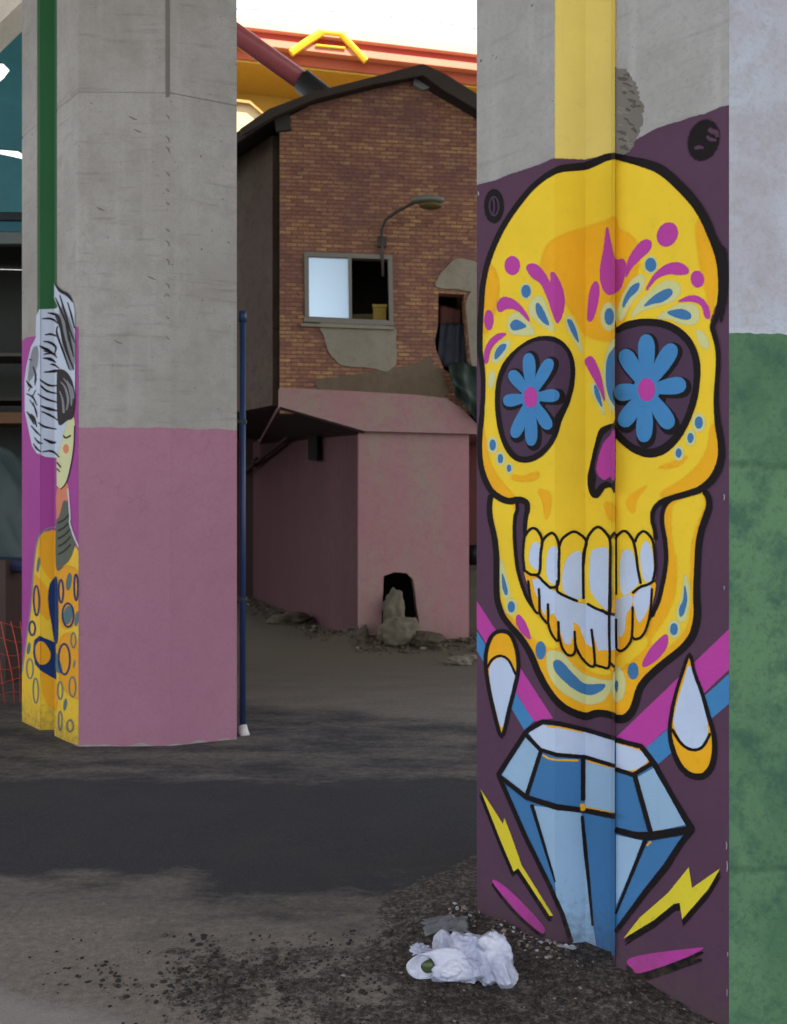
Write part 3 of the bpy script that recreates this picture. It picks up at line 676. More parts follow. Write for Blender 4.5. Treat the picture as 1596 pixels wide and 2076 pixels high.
def petals(p, c, tips, w, col, lv, f=3, grow=0, off=(0, 0)):
    for tx, ty in tips:
        dx, dy = tx - c[0], ty - c[1]; L = math.hypot(dx, dy); ux, uy = dx / L, dy / L; nx, ny = -uy, ux; L += grow; ww = w + grow
        q = [(0, -.2), (.3, -.36), (.62, -.5), (.84, -.48), (.96, -.3), (1, 0), (.96, .3), (.84, .48), (.62, .5), (.3, .36), (0, .2)]
        p.poly([(c[0] + off[0] + ux * L * a + nx * ww * b, c[1] + off[1] + uy * L * a + ny * ww * b) for a, b in q], col, lv, f)
def eye(sock_o, sock_i, c, tips, w, cr, halo_off):
    p = Paint(WR); p.poly(sock_o, 'black', 15, 3); p.poly(sock_i, 'plum2', 16, 5)
    p.build('eye_socket', skull)
    p = Paint(WR); petals(p, c, tips, w, 'black', 17, 4, 7, halo_off); p.ell((c[0] + halo_off[0], c[1] + halo_off[1]), (w * 1.15, w * 1.4), 'black', 17)
    petals(p, c, tips, w, 'blue', 19, 3); p.ell(c, (w * .8, w * 1.05), 'blue', 20); p.ell(c, cr, 'pink', 22)
    p.build('eye_flower', skull)
eye(B((400, 198), (455, 205), (505, 240), (538, 295), (550, 360), (545, 440), (522, 530), (485, 615), (462, 690), (425, 750), (375, 798), (320, 820), (265, 815), (218, 775), (185, 705), (165, 620), (157, 520), (164, 430), (188, 350), (232, 288), (290, 238), (345, 208)),
    B((370, 223), (430, 226), (482, 250), (515, 300), (526, 370), (516, 450), (490, 530), (448, 600), (432, 690), (385, 752), (330, 786), (275, 786), (238, 750), (208, 690), (192, 610), (184, 520), (192, 430), (217, 360), (260, 290), (310, 248)),
    B((332, 500))[0], B((322, 282), (432, 312), (472, 488), (425, 655), (335, 738), (248, 698), (198, 520), (232, 372)), 24, (13, 21), (5, 3))
eye(B((746, 160), (752, 156), (800, 128), (880, 113), (970, 118), (1050, 148), (1112, 200), (1152, 270), (1170, 350), (1166, 450), (1150, 540), (1112, 640), (1062, 720), (1000, 775), (930, 796), (860, 782), (800, 747), (750, 702), (746, 690)),
    B((746, 198), (752, 190), (810, 165), (880, 150), (960, 156), (1030, 181), (1090, 231), (1125, 300), (1136, 380), (1131, 460), (1106, 560), (1070, 640), (1020, 703), (960, 743), (900, 749), (840, 729), (790, 690), (750, 640), (746, 600)),
    B((903, 462))[0], B((900, 190), (1040, 240), (1100, 435), (1030, 650), (890, 720), (775, 640), (742, 480), (780, 268)), 33, (17, 23), (4, 5))
# repaint the groove side of the near socket: the socket stops at the pillar's arris
p = Paint(WR); p.poly(B((700, 640), (735, 630), (744, 640), (744, 952), (725, 945), (695, 950), (665, 992), (635, 992), (618, 960), (612, 900), (625, 830), (645, 740), (668, 662)), 'black', 15, 3)
p.poly(B((742, 668), (712, 668), (682, 702), (657, 790), (647, 850), (655, 895), (650, 950), (670, 930), (700, 912), (742, 905)), 'plum2', 16, 4)
p.poly(B((742, 672), (722, 690), (688, 730), (662, 810), (658, 870), (690, 905), (720, 892), (742, 895)), 'pink', 17, 4)
p.build('nose_hole', skull)
# teeth
T_up = [(((300, 215), (320, 185), (345, 172), (370, 190), (388, 235), (380, 300), (376, 385), (355, 405), (330, 402), (300, 375), (293, 300)), ((325, 300), (335, 263), (352, 243), (372, 250), (374, 300), (372, 375), (342, 362), (325, 335))),
        (((385, 250), (400, 220), (435, 196), (460, 220), (472, 270), (470, 350), (466, 450), (430, 465), (395, 440), (378, 400), (380, 300)), ((410, 330), (420, 285), (440, 263), (462, 275), (464, 340), (464, 440), (430, 440), (411, 400))),
        (((472, 262), (490, 222), (540, 190), (582, 208), (606, 242), (592, 300), (590, 400), (592, 520), (560, 530), (500, 503), (465, 470), (466, 360)), ((493, 380), (510, 328), (537, 298), (568, 288), (585, 320), (585, 400), (587, 505), (560, 520), (500, 490), (488, 440))),
        (((600, 270), (616, 210), (660, 166), (702, 198), (722, 250), (722, 400), (720, 585), (680, 575), (610, 545), (592, 500), (592, 350)), ((624, 340), (636, 284), (682, 270), (708, 280), (710, 400), (710, 565), (670, 542), (633, 490), (622, 440))),
        (((745, 225), (770, 196), (800, 188), (836, 230), (852, 290), (862, 370), (878, 445), (840, 490), (780, 510), (748, 505)), ((768, 380), (780, 300), (806, 278), (832, 290), (852, 350), (868, 430), (840, 470), (790, 502), (772, 450))),
        (((848, 240), (865, 205), (897, 188), (937, 230), (950, 300), (952, 380), (940, 435), (900, 452), (878, 445), (862, 370), (852, 300)), ((877, 300), (890, 255), (907, 238), (927, 260), (940, 320), (940, 420), (902, 432), (884, 380)))]
p = Paint(WR)
p.poly(Cc((300, 380), (360, 400), (430, 465), (500, 500), (600, 545), (742, 600), (742, 860), (700, 860), (645, 850), (600, 830), (560, 770), (520, 800), (480, 760), (440, 700), (410, 640), (375, 595), (345, 560), (325, 480)), 'orange', 15, 3)
p.poly(Cc((742, 500), (840, 490), (950, 435), (935, 560), (915, 645), (885, 705), (850, 720), (830, 705), (810, 752), (775, 777), (742, 768)), 'orange', 15, 3)
p.poly(Cc((340, 425), (372, 420), (430, 475), (462, 492), (560, 540), (600, 548), (760, 600), (760, 770), (722, 775), (700, 772), (664, 775), (645, 715), (632, 760), (605, 740), (572, 655), (541, 635), (541, 700), (525, 745), (500, 740), (482, 690), (470, 640), (446, 590), (428, 600), (410, 560), (400, 600), (382, 560), (352, 480)), 'ice', 16, 4, False)
p.poly(Cc((752, 512), (800, 500), (832, 508), (827, 560), (802, 600), (792, 680), (770, 705), (758, 640), (750, 600)), 'ice', 16, 5)
p.poly(Cc((840, 520), (880, 468), (927, 458), (922, 540), (902, 592), (870, 635), (855, 600), (845, 560)), 'ice', 16, 5)
for q in (((318, 430), (330, 520), (352, 582), (376, 592)), ((371, 470), (374, 530), (376, 590), (395, 622), (416, 636), (416, 545)), ((416, 636), (432, 690), (466, 726), (468, 632)), ((468, 690), (490, 768), (522, 800), (550, 780), (548, 680)),
          ((549, 740), (575, 800), (620, 850), (645, 845), (641, 760), (630, 670)), ((645, 845), (680, 856), (716, 850), (716, 690)), ((716, 830), (741, 858)), ((750, 620), (750, 690), (752, 765)), ((752, 768), (776, 778), (811, 752), (832, 700), (836, 560)),
          ((832, 704), (850, 720), (887, 702), (915, 642), (930, 560), (936, 470))):
    p.stroke(Cc(*q), 5, 'black', 19, 2.5)
for q in (((294, 375), (330, 400), (362, 405), (400, 442), (432, 470)), ((463, 430), (463, 482), (500, 506), (562, 532)), ((610, 545), (660, 572), (741, 600)), ((835, 492), (876, 462), (915, 450), (948, 430))): p.stroke(Cc(*q), 5.5, 'black', 20, 2.5)
p.build('lower_teeth', skull)
for o_, w_ in T_up:
    p = Paint(WR); p.poly(Cc(*o_), 'yellow', 17, 2); p.poly(Cc(*w_), 'ice', 18, 5)
    up = list(o_); p.stroke(Cc(*up[:8]) if up[0][0] < 700 else Cc(*up[:7]), 5.5, 'black', 21, 2.5)
    if up[0][0] in (300, 600): p.stroke(Cc(*([up[0], up[-1]] + ([up[-2]] if up[0][0] == 300 else []))), 5, 'black', 21, 2.5)
    p.build('tooth', skull)
p = Paint(WR); p.stroke(Cc((722, 240), (720, 400), (716, 590), (716, 700)), 5, 'black', 22, 2.5); p.stroke(Cc((722, 225), (735, 200), (745, 195)), 5, 'black', 22, 2.5); p.stroke(Cc((750, 200), (750, 320), (751, 500)), 4, 'black', 22, 2.5)
p.build('tooth_line', skull)

# diamond
dia = Paint(WR)
dia.poly(D((385, 155), (300, 215), (168, 415), (190, 470), (300, 720), (420, 960), (530, 1240), (560, 1262), (655, 1275), (742, 1310), (748, 1195), (1000, 860), (1085, 740), (1132, 690), (945, 360), (880, 275), (745, 240), (600, 198), (470, 168)), 'azure', 2, 3, False)
dia.stroke(D((385, 155), (310, 200), (168, 415)), 10, 'black', 8, 3, False)
dia.stroke(D((168, 415), (190, 465), (300, 715), (420, 955), (490, 1110), (532, 1240)), 9, 'black', 8, 3, False)
dia.stroke(D((385, 152), (470, 163), (600, 193), (741, 236)), 9, 'black', 8, 3, False)
dia.stroke(D((747, 245), (878, 275), (945, 362), (1040, 530), (1132, 685)), [9, 10, 11, 10, 14], 'black', 8, 3, False)
dia.stroke(D((1132, 685), (1075, 755), (1000, 870), (900, 990), (748, 1190)), [14, 12, 14, 12, 9], 'black', 8, 3, False)
dia.stroke(D((168, 418), (310, 528), (460, 575), (600, 592), (741, 620)), [9, 10, 12, 10, 11], 'black', 8, 4, False)
dia.stroke(D((748, 688), (850, 715), (925, 718), (1130, 686)), [12, 14, 18, 16], 'black', 8, 3, False)
dia.stroke(D((302, 215), (378, 292), (460, 317), (600, 328), (741, 372)), 8, 'black', 8, 3, False)
dia.stroke(D((748, 388), (838, 416), (935, 358)), 9, 'black', 8, 3, False)
dia.stroke(D((380, 300), (310, 515)), 8, 'black', 8, 3, False); dia.stroke(D((590, 330), (590, 540)), 9, 'black', 8, 3, False); dia.stroke(D((845, 420), (925, 705)), 10, 'black', 8, 3, False)
dia.stroke(D((335, 565), (395, 760), (452, 945)), [7, 6, 3], 'black', 8, 3); dia.stroke(D((585, 620), (600, 780), (618, 960), (636, 1160)), [6, 8, 6, 4], 'black', 8, 3); dia.stroke(D((898, 735), (748, 1100)), [9, 5], 'black', 8, 3, False)
for q in (((390, 318), (440, 340), (565, 345)), ((410, 175), (500, 185), (590, 205)), ((310, 228), (372, 292)), ((610, 345), (740, 382)), ((750, 256), (868, 290), (918, 345), (860, 392), (800, 398), (750, 380)), ((575, 580), (600, 578), (740, 605)), ((945, 695), (1010, 690)), ((905, 765), (925, 745))):
    dia.stroke(D(*q), 3.5, 'orange', 7, 3)
dia.stroke(D((585, 560), (590, 590)), 9, 'orange', 9, 4); 
dobj = dia.build('painted_diamond', pr, 'faceted blue diamond painted point down below the skull')
for q, c_ in ((((318, 205), (390, 170), (470, 180), (600, 203), (742, 246), (742, 366), (600, 322), (460, 312), (380, 290)), 'ice'), (((750, 258), (870, 285), (922, 348), (832, 402), (750, 380)), 'ice'),
              (((300, 225), (370, 297), (302, 510), (183, 425)), 'sky'), (((385, 308), (585, 335), (580, 570), (460, 562), (322, 528)), 'azure'), (((600, 340), (742, 382), (742, 610), (598, 580)), 'sky'),
              (((750, 400), (835, 428), (907, 705), (850, 707), (750, 675)), 'azure'), (((855, 430), (945, 380), (1102, 660), (938, 697)), 'sky'),
              (((195, 465), (330, 560), (455, 945), (450, 1000), (380, 850), (290, 660)), 'azure'), (((342, 568), (580, 598), (600, 800), (638, 1150), (655, 1270), (540, 1250), (530, 1220), (460, 1040), (450, 920), (400, 750)), 'sky'),
              (((590, 600), (742, 640), (742, 1310), (665, 1280), (640, 1170), (600, 780)), 'azure'), (((750, 712), (890, 742), (750, 1060)), 'sky'), (((905, 752), (1080, 740), (900, 980), (750, 1160), (752, 1100)), 'azure')):
    p = Paint(WR); p.poly(D(*q), c_, 4, 2.5, False); p.build('facet', dobj)

# earrings, bolts, dashes
p = Paint(WR); eo = ((182, 680), (232, 700), (262, 780), (268, 870), (250, 960), (222, 1070), (185, 1198), (148, 1080), (122, 960), (108, 860), (110, 780), (138, 705))
p.poly(Cc(*eo), 'orange', 4, 3); p.poly(Cc((180, 812), (215, 828), (247, 882), (250, 940), (220, 1040), (186, 1155), (148, 1030), (126, 900), (137, 840)), 'ice', 5, 3)
p.stroke(Cc((115, 860), (140, 820), (180, 802), (222, 825), (256, 895)), 5, 'black', 6, 3); p.stroke(Cc(*eo), 8, 'black', 7, 3, True, True)
p.build('painted_earring', pr, 'smaller teardrop earring left of the jaw, point down')
p = Paint(WR); eo = Cc((1130, 798), (1158, 890), (1195, 985)) + D((1228, 130), (1250, 210), (1255, 290), (1240, 370), (1205, 415), (1165, 425), (1115, 410), (1070, 360), (1038, 280), (1026, 200)) + Cc((1038, 1075), (1062, 980), (1092, 890))
p.poly(eo, 'orange', 4, 3); p.poly(Cc((1130, 850), (1178, 960), (1205, 1060)) + D((1222, 170), (1215, 235), (1190, 275), (1140, 288), (1090, 255), (1055, 190), (1048, 150)) + Cc((1065, 1040), (1098, 940)), 'ice', 5, 3)
p.stroke(D((1038, 190), (1085, 262), (1140, 292), (1192, 278), (1235, 212)), 6, 'black', 6, 3); p.stroke(eo, [7, 7, 8, 9, 10, 11, 13, 13, 13, 12, 11, 10, 9, 8, 7, 7], 'black', 7, 3, True, True)
p.build('painted_earring', pr, 'larger teardrop earring right of the jaw, point up')
def bolt(pts, dx, dy, lab):
    p = Paint(WR); p.poly([(x + dx, y + dy) for x, y in pts], 'black', 3, 4, False); p.poly([(x + dx * .5, y + dy * .5) for x, y in pts], 'black', 4, 4, False); p.poly(pts, 'lemon', 5, 3, False)
    p.build('lightning_bolt', pr, lab)
bolt(D((80, 488), (190, 660), (198, 630), (240, 740), (282, 860), (440, 1110), (425, 1110), (268, 875), (245, 892), (180, 740)), -3, 11, 'narrow yellow lightning bolt left of the diamond')
bolt(D((1115, 872), (1130, 975), (1272, 878), (1210, 980), (1080, 1127), (1070, 1047), (1040, 1050), (940, 1130), (788, 1222), (870, 1120), (1010, 1000)), 2, 15, 'wide yellow lightning bolt right of the diamond')
p = Paint(WR); q = D((138, 942), (190, 960), (300, 1060), (390, 1160), (398, 1192), (370, 1188), (250, 1082)); p.poly([(x - 1, y + 8) for x, y in q], 'black', 3, 5); p.poly(q, 'pink', 4, 3); p.build('pink_dash', pr)
p = Paint(WR); q = D((805, 1335), (880, 1305), (1150, 1270), (1172, 1280), (1050, 1335), (870, 1392), (832, 1372)); p.poly([(x, y + 9) for x, y in q], 'black', 2, 5); p.poly([(x, y + 18) for x, y in q[:1] + q[3:]], 'black', 3, 6); p.poly(q, 'pink', 4, 3); p.build('pink_dash', pr)

# ---- magenta pillar, further away
L0 = pillar_plan((-2.99, 3.10), True, -2.0)
planL = L0 + [Vector((-1.43, 5.69)), Vector((-1.036, 5.87)), Vector((-1.25, 6.5)), Vector((-2.0, 6.95))]
plr = empty('painted_pillar', (-1.9, 6.2, 0), 'concrete pillar with a pink painted base and a woman in a yellow dress on its narrow face', 'pillar')
make_shaft(plr, planL, M_conc, 4.18)
M_pink = plaster('pink masonry paint', C(150, 106, 127), C(158, 114, 134), C(136, 94, 114), .2, .8)
coat('pink_base', plr, planL, 5, 9, .008, 2.04, M_pink, .0012, .009, 7, .02)
WL = Wall(L0, None)
WL.kmodel = [WL.model[0], WL.model[1], WL.model[4], WL.model[5]]
WL.edges = [[(600, 50), (1450, 40)], [(0, 96), (600, 93), (1450, 79)], [(0, 115), (600, 114), (1450, 105)], [(0, 165), (600, 166), (1450, 156)]]
WL.strips = [(WL.model[0], WL.model[1], WL.planes[0]), (WL.model[1], WL.model[4], WL.planes[1]), (WL.model[4], WL.model[5], WL.planes[4])]
J = Wall(planL[5:7], None); J.kmodel = J.model; J.edges = [[(0, J.model[0])], [(0, J.model[1])]]; J.strips = [(J.model[0], J.model[1], J.planes[0])]
p = Paint(J); xj = J.model[1] - 5
p.poly([(xj - 5, -1500), (xj + 3, -1500), (xj + 3, 196), (xj - 4, 198)], 'joint', 0, 5, False)
for k_ in range(13): y_ = 232 + k_ * 37 + 9 * math.sin(k_ * 2.3); p.stroke([(xj - 4, y_), (xj + 1, y_ + 5), (xj + 3, y_ + 9 + 5 * math.sin(k_))], [1, 3.2, 1], 'joint', 1, 2)
for x_, y_ in ((262, 236), (272, 262), (196, 420), (300, 560), (232, 690)): p.stroke([(x_, y_), (x_ + 8, y_ + 4), (x_ + 16, y_ + 7)], [1, 3, 1], 'joint', 1, 2)
p.build('form_joint', plr)
m = MB()   # hidden faces of the groove get the ground colours too
E = Z(0, 550, 4.153); G = Z(0, 1030, 3.917)
p = Paint(WL); p.poly([(88, -1700), (118, -1700), (118, 640), (86, 640)], 'green', 0, 3, False); p.build('green_groove', plr, 'dark green paint in the recessed groove above the woman')
p = Paint(WL)
p.poly([(30, 700)] + E((200, 590), (245, 560), (335, 548), (450, 600), (640, 600), (648, 465), (700, 480)) + [(180, 668), (180, 1120)] + G((655, 372), (600, 500), (300, 900), (160, 1300), (100, 1300)) + [(30, 1300)], 'magenta', 0, 3, False)
p.stroke(E((690, 1560), (700, 1640), (685, 1720), (695, 1800), (680, 1900)) + G((675, 100), (690, 180), (685, 260), (650, 370)), 2.5, 'white', 3, 3)
p.build('magenta_panel', plr, 'magenta ground colour behind the painted woman')
W_ = Paint(WL)
W_.poly(G((330, 222), (365, 188), (445, 195), (450, 480), (600, 300), (668, 425), (665, 480), (665, 700), (665, 1100), (660, 1900), (560, 1865), (400, 1860), (150, 1860), (130, 1690), (165, 1290), (200, 1050), (240, 800), (263, 560), (280, 400), (300, 290)), 'gold', 2, 3, False)
W_.poly(G((345, 225), (440, 200), (445, 520), (400, 560), (350, 480), (320, 380)), 'amber', 3, 8)
W_.poly(G((270, 540), (340, 600), (380, 680), (385, 880), (330, 840), (265, 760)), 'amber', 3, 8)
W_.poly(G((460, 520), (560, 470), (640, 560), (640, 800), (560, 940), (470, 900)), 'amber', 3, 10)
W_.poly(G((330, 1290), (420, 1370), (425, 1600), (340, 1500)), 'amber', 3, 8); W_.poly(G((450, 1100), (540, 1000), (640, 1150), (630, 1500), (480, 1400)), 'amber', 3, 12)
W_.stroke(G((160, 1300), (200, 1050), (240, 800), (263, 560), (280, 400), (300, 290), (330, 215), (380, 165), (440, 150)), 2.5, 'hairgrey', 4, 2.5)
for c_, r_ in (((292, 735), (6, 30)), ((252, 955), (6.5, 14)), ((475, 660), (5, 23)), ((602, 630), (4, 26)), ((532, 850), (12, 24)), ((497, 1200), (12, 31))): W_.ring(G(c_)[0], r_, 3.6, 'navy', 6, 2.5)
for c_, r_ in (((228, 1275), (7, 20)), ((275, 1450), (5.5, 25)), ((575, 1050), (5, 15)), ((563, 1420), (7, 20)), ((460, 1450), (5, 18)), ((458, 1690), (4, 19)), ((540, 1730), (7, 12))): W_.ring(G(c_)[0], r_, 2.6, 'slate', 5, 2.5)
for c_, r_ in (((220, 1115), (3.5, 12)), ((542, 585), (5.5, 18)), ((532, 850), (9, 19)), ((500, 1560), (3.5, 12)), ((580, 1240), (1.5, 8)), ((312, 450), (3, 15)), ((605, 880), (4, 15))): W_.ell(G(c_)[0], r_, 'slate', 5, 2.5, .15)
W_.poly(G((385, 640), (410, 570), (445, 580), (448, 1000), (422, 1075), (397, 900), (380, 760)), 'navy', 5, 3)
W_.poly(G((270, 1050), (312, 1015), (425, 1070), (428, 1362), (320, 1290), (275, 1240), (258, 1150)), 'navy', 5, 3, False); W_.poly(G((280, 1100), (320, 1058), (360, 1090), (387, 1160), (370, 1222), (320, 1242), (285, 1190)), 'amber', 7, 3)
W_.poly(G((430, 1160), (450, 1190), (480, 1300), (430, 1290)), 'slate', 5, 3)
wom = W_.build('painted_woman', plr, 'woman in a yellow dress ringed with blue ovals')
p = Paint(WL)
p.poly(G((510, -60), (545, 0), (550, 60), (572, 160), (598, 270), (582, 330), (552, 400), (505, 450), (440, 480), (440, 140), (470, 60)), 'scarf', 8, 3)
for k in range(5): p.stroke(G((455, 120 + k * 62), (510, 90 + k * 62), (560, 40 + k * 62)), 3, 'brown', 9, 3)
p.stroke(E((575, 1830), (590, 2060)) + G((555, 120), (590, 230), (640, 330), (670, 372)), 3, 'white', 10, 2.5)
p.build('scarf', wom)
p = Paint(WL); p.poly(E((478, 1840), (560, 1780), (582, 1850), (560, 1940), (520, 2010), (478, 2120)), 'coral', 6, 3); p.build('neck', wom)
p = Paint(WL); p.poly(E((478, 1300), (560, 1262), (636, 1232), (642, 1300), (632, 1480), (602, 1640), (562, 1772), (510, 1832), (478, 1805)), 'skin', 9, 3, False)
p.stroke(E((528, 1368), (560, 1402), (605, 1382)), 3, 'brown', 10, 2.5); p.ell(E((562, 1495))[0], (6, 9), 'coral', 10, 3); p.stroke(E((480, 1610), (515, 1652)), 3, 'brown', 10, 2.5); p.stroke(E((478, 1660), (505, 1690)), 2.5, 'brown', 10, 2.5)
p.stroke(E((640, 1300), (630, 1480), (602, 1640), (562, 1775), (510, 1835)), 2, 'brown', 11, 2)
p.build('face', wom)
p = Paint(WL)
p.poly(E((375, 322), (470, 318), (508, 300), (472, 225), (472, 100), (522, 160), (592, 200), (636, 250), (650, 320), (652, 520), (650, 800), (645, 1100), (560, 1300), (480, 1570), (400, 1560), (330, 1528), (290, 1470), (258, 1330), (225, 1180), (225, 920), (245, 800), (290, 640), (340, 560), (345, 380)), 'hairwhite', 12, 3, False)
p.poly(E((500, 830), (560, 838), (612, 900), (642, 1000), (646, 1100), (622, 1232), (580, 1252), (500, 1290), (486, 1100), (488, 900)), 'brown', 13, 3)
for q in (((545, 900), (590, 960), (615, 1060), (612, 1130)), ((520, 930), (560, 980), (585, 1080), (570, 1170)), ((510, 1010), (535, 1080), (545, 1190)), ((575, 920), (620, 990), (632, 1070))): p.stroke(E(*q), [1, 4, 5, 1.5], 'hairgrey', 14, 3)
p.poly(E((520, 330), (560, 320), (640, 520), (645, 760), (610, 830), (560, 700), (530, 500)), 'hairgrey', 13, 8)
p.poly(E((300, 680), (350, 640), (350, 780), (290, 900), (260, 900)), 'hairgrey', 13, 7)
hs = [((475, 105), (520, 160), (590, 200), (636, 260)), ((480, 220), (530, 330), (600, 480), (650, 600)), ((520, 200), (560, 330), (620, 520)), ((430, 350), (490, 370), (520, 430), (560, 620), (640, 830)), ((500, 460), (490, 520), (540, 660), (600, 830)),
      ((410, 535), (450, 530), (490, 550)), ((370, 625), (420, 660), (470, 700)), ((400, 670), (480, 700)), ((440, 780), (470, 790), (510, 820)), ((400, 850), (470, 840), (500, 830)), ((370, 910), (430, 960), (490, 960)), ((350, 1030), (420, 1080), (490, 1105)),
      ((370, 1130), (430, 1160), (490, 1175)), ((380, 1180), (430, 1210), (490, 1255)), ((350, 1270), (400, 1310), (480, 1330)), ((390, 1410), (440, 1440), (475, 1440)), ((380, 1520), (440, 1515), (500, 1565)), ((240, 1030), (300, 1060), (340, 1130)),
      ((240, 1180), (280, 1230), (310, 1290)), ((280, 1300), (330, 1350), (370, 1385)), ((300, 1450), (330, 1490), (370, 1520)), ((240, 920), (270, 960), (300, 980)), ((270, 740), (300, 750)), ((330, 1000), (300, 1050)), ((270, 1080), (310, 1140))]
hs += [((395, 400), (450, 400), (500, 440)), ((400, 590), (440, 600), (480, 640), (470, 690)), ((395, 730), (440, 740), (480, 770)), ((375, 960), (420, 1010), (490, 1030)), ((300, 1100), (330, 1180), (340, 1230)), ((260, 1010), (290, 960)), ((305, 800), (330, 870), (320, 940)), ((340, 900), (320, 960)),
       ((560, 380), (600, 560), (640, 720)), ((590, 260), (625, 380), (648, 480)), ((480, 380), (540, 520), (590, 700), (630, 800)), ((280, 1200), (310, 1240), (335, 1310)), ((310, 1400), (350, 1440), (380, 1450)), ((400, 700), (450, 690), (490, 730))]
for i, q in enumerate(hs): p.stroke(E(*q), [1.5] + [4.4 if i % 3 else 6.5] * (len(q) - 2) + [1.5], 'black', 15, 2.5)
p.build('hair', wom)
M_prim = plain('primed dirty white', C(200, 200, 198))

# ---- blue drainpipe beside the far pillar
dp = empty('drain_pipe', (-.995, 6.02, 0), 'thin blue drainpipe standing against the pink based pillar', 'pipe')
q0 = at(492, 1490, 6.02)
m = MB(); m.tube([(q0.x, 6.02, .0), (q0.x, 6.02, 2.82)], .021, 12); m.build('lower_pipe', plain('blue gloss paint', C(38, 58, 92), .35), dp, True)
m = MB(); m.tube([(q0.x, 6.02, 2.79), (q0.x, 6.02, 2.86)], .027, 12); m.build('collar', plain('blue gloss paint', C(38, 58, 92)), dp, True)
m = MB(); m.tube([(q0.x, 6.02, .05), (q0.x + .01, 6.0, .01), (q0.x + .03, 5.96, .0)], [.03, .034, .03], 12); m.build('outlet', M_prim, dp, True)
for zz in (.9, 2.1): m = MB(); m.box((q0.x - .05, 6.0, zz), (q0.x + .026, 6.045, zz + .025)); m.build('clamp', plain('dark galvanised pipe', C(56, 58, 56)), dp)

exec_rest = True
# ------------------------------------------------------------------ brick house
FP = Plane((-1.283, 10.0), (.98, 10.25))
back = Vector((-.60, .80, 0)).normalized()
house = empty('brick_house', (-.2, 11.5, 0), 'two storey brick house with a pink ground floor and a shallow gable roof', 'house')
def fp(pts, off): return [FP.pt(x, y, off) for x, y in pts]
def slab(mb, pts, off0, off1, m_=0):
    """extrude a facade outline (photo pixels read on the plane at off0) back to off1"""
    a = fp(pts, off0); n3 = Vector((FP.n.x, FP.n.y, 0)) * (off1 - off0); mb.prism(a, [q + n3 for q in a], m_)
def wall_with_holes(name, outer, holes, off, thick, mat, parent):
    polys = [fp(outer, off)] + [fp(h, off) for h in holes]
    flat = [q for r in polys for q in r]; n3 = Vector((FP.n.x, FP.n.y, 0)) * -thick
    V = list(flat) + [q + n3 for q in flat]; N = len(flat); Fc = []
    for t in tessellate_polygon(polys): Fc.append(tuple(t)); Fc.append((N + t[2], N + t[1], N + t[0]))
    i = 0
    for r in polys:
        for k in range(len(r)): k2 = (k + 1) % len(r); Fc.append((i + k, i + k2, N + i + k2, N + i + k))
        i += len(r)
    d = FP.d
    o = mesh(name, V, Fc, mat, parent, attr={'wall_u': [(v.x - FP.a.x) * d.x + (v.y - FP.a.y) * d.y + .9 * ((v.y - FP.a.y) * d.x - (v.x - FP.a.x) * d.y) for v in V], 'wall_v': [v.z for v in V]})
    return o
win = [(622, 517), (790, 524), (792, 652), (624, 645)]
door = [(889, 594), (941, 597), (946, 690), (952, 752), (930, 770), (900, 748), (884, 708), (882, 690), (888, 660)]
wall_with_holes('upper_wall', [(567, 838), (567, 246), (640, 208), (858, 150), (960, 208), (1060, 262), (1060, 838)], [win, door], 0, .16, M_brick, house)
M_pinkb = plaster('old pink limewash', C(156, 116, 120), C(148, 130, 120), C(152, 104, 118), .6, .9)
M_pinkd = plaster('shaded pink render', C(80, 50, 55), C(86, 55, 59), C(66, 46, 47), .5, 1.1)  # the side wall's shade is mixed into this darker pink
def ragged(c, rx, ry, n=26, s=0, k=.18): return [(c[0] + rx * math.cos(a) * (1 + k * noise.noise((math.cos(a) * 2 + s, math.sin(a) * 2, s))), c[1] + ry * math.sin(a) * (1 + k * noise.noise((math.cos(a) * 2 + s, math.sin(a) * 2, s + 9)))) for a in [2 * math.pi * i / n for i in range(n)]]
hole = [(778, 1168), (800, 1160), (825, 1162), (838, 1175), (842, 1200), (845, 1230), (850, 1262), (846, 1296), (775, 1296), (774, 1240), (777, 1200)]
wall_with_holes('ground_floor_wall', [(728, 1318), (728, 868), (951, 868), (951, 1318)], [hole], -.03, .2, M_pinkb, house)
# slab with sloping haunch, running the depth of the house
m = MB(); a = fp([(567, 786), (700, 792), (840, 800), (905, 807), (940, 832), (972, 864), (1040, 868), (1040, 882), (972, 880), (740, 874), (650, 848), (567, 824)], .07)
m.prism(a, [q + Vector((-.19, .98, 0)) * 6.0 for q in a]); m.build('floor_slab', M_pinkb, house)
m = MB(); a = fp([(567, 825.5), (650, 849.5), (739, 875), (739, 878), (650, 852), (567, 828)], .045); m.prism(a, [q + Vector((-.19, .98, 0)) * 5.9 for q in a]); m.build('soffit', plain('maroon soffit shade', C(42, 28, 28)), house)  # dark sheet that paints in the shade beneath the haunch
# side walls
cornerU = Vector((FP.a.x, FP.a.y, 0)); 
def vwall(name, p0, d, L, z0, z1, mat, th=.15, uv=True):
    n = Vector((d.y, -d.x, 0)).normalized() * -th
    q = [p0, p0 + d * L, p0 + d * L + n, p0 + n]; V = [(v.x, v.y, z0) for v in q] + [(v.x, v.y, z1) for v in q]
    Fc = [(0, 1, 5, 4), (1, 2, 6, 5), (2, 3, 7, 6), (3, 0, 4, 7), (3, 2, 1, 0), (4, 5, 6, 7)]
    return mesh(name, V, Fc, mat, house, attr={'wall_u': [((Vector((v[0], v[1], 0)) - p0).dot(d)) for v in V], 'wall_v': [v[2] for v in V]})
M_side = plaster('grimy render', C(82, 76, 62), C(72, 58, 50), C(52, 44, 40), .6, .8)
pU = cornerU + back * .165; vwall('side_wall', pU, back, 6, 2.72, 5.80, M_side, -.15)
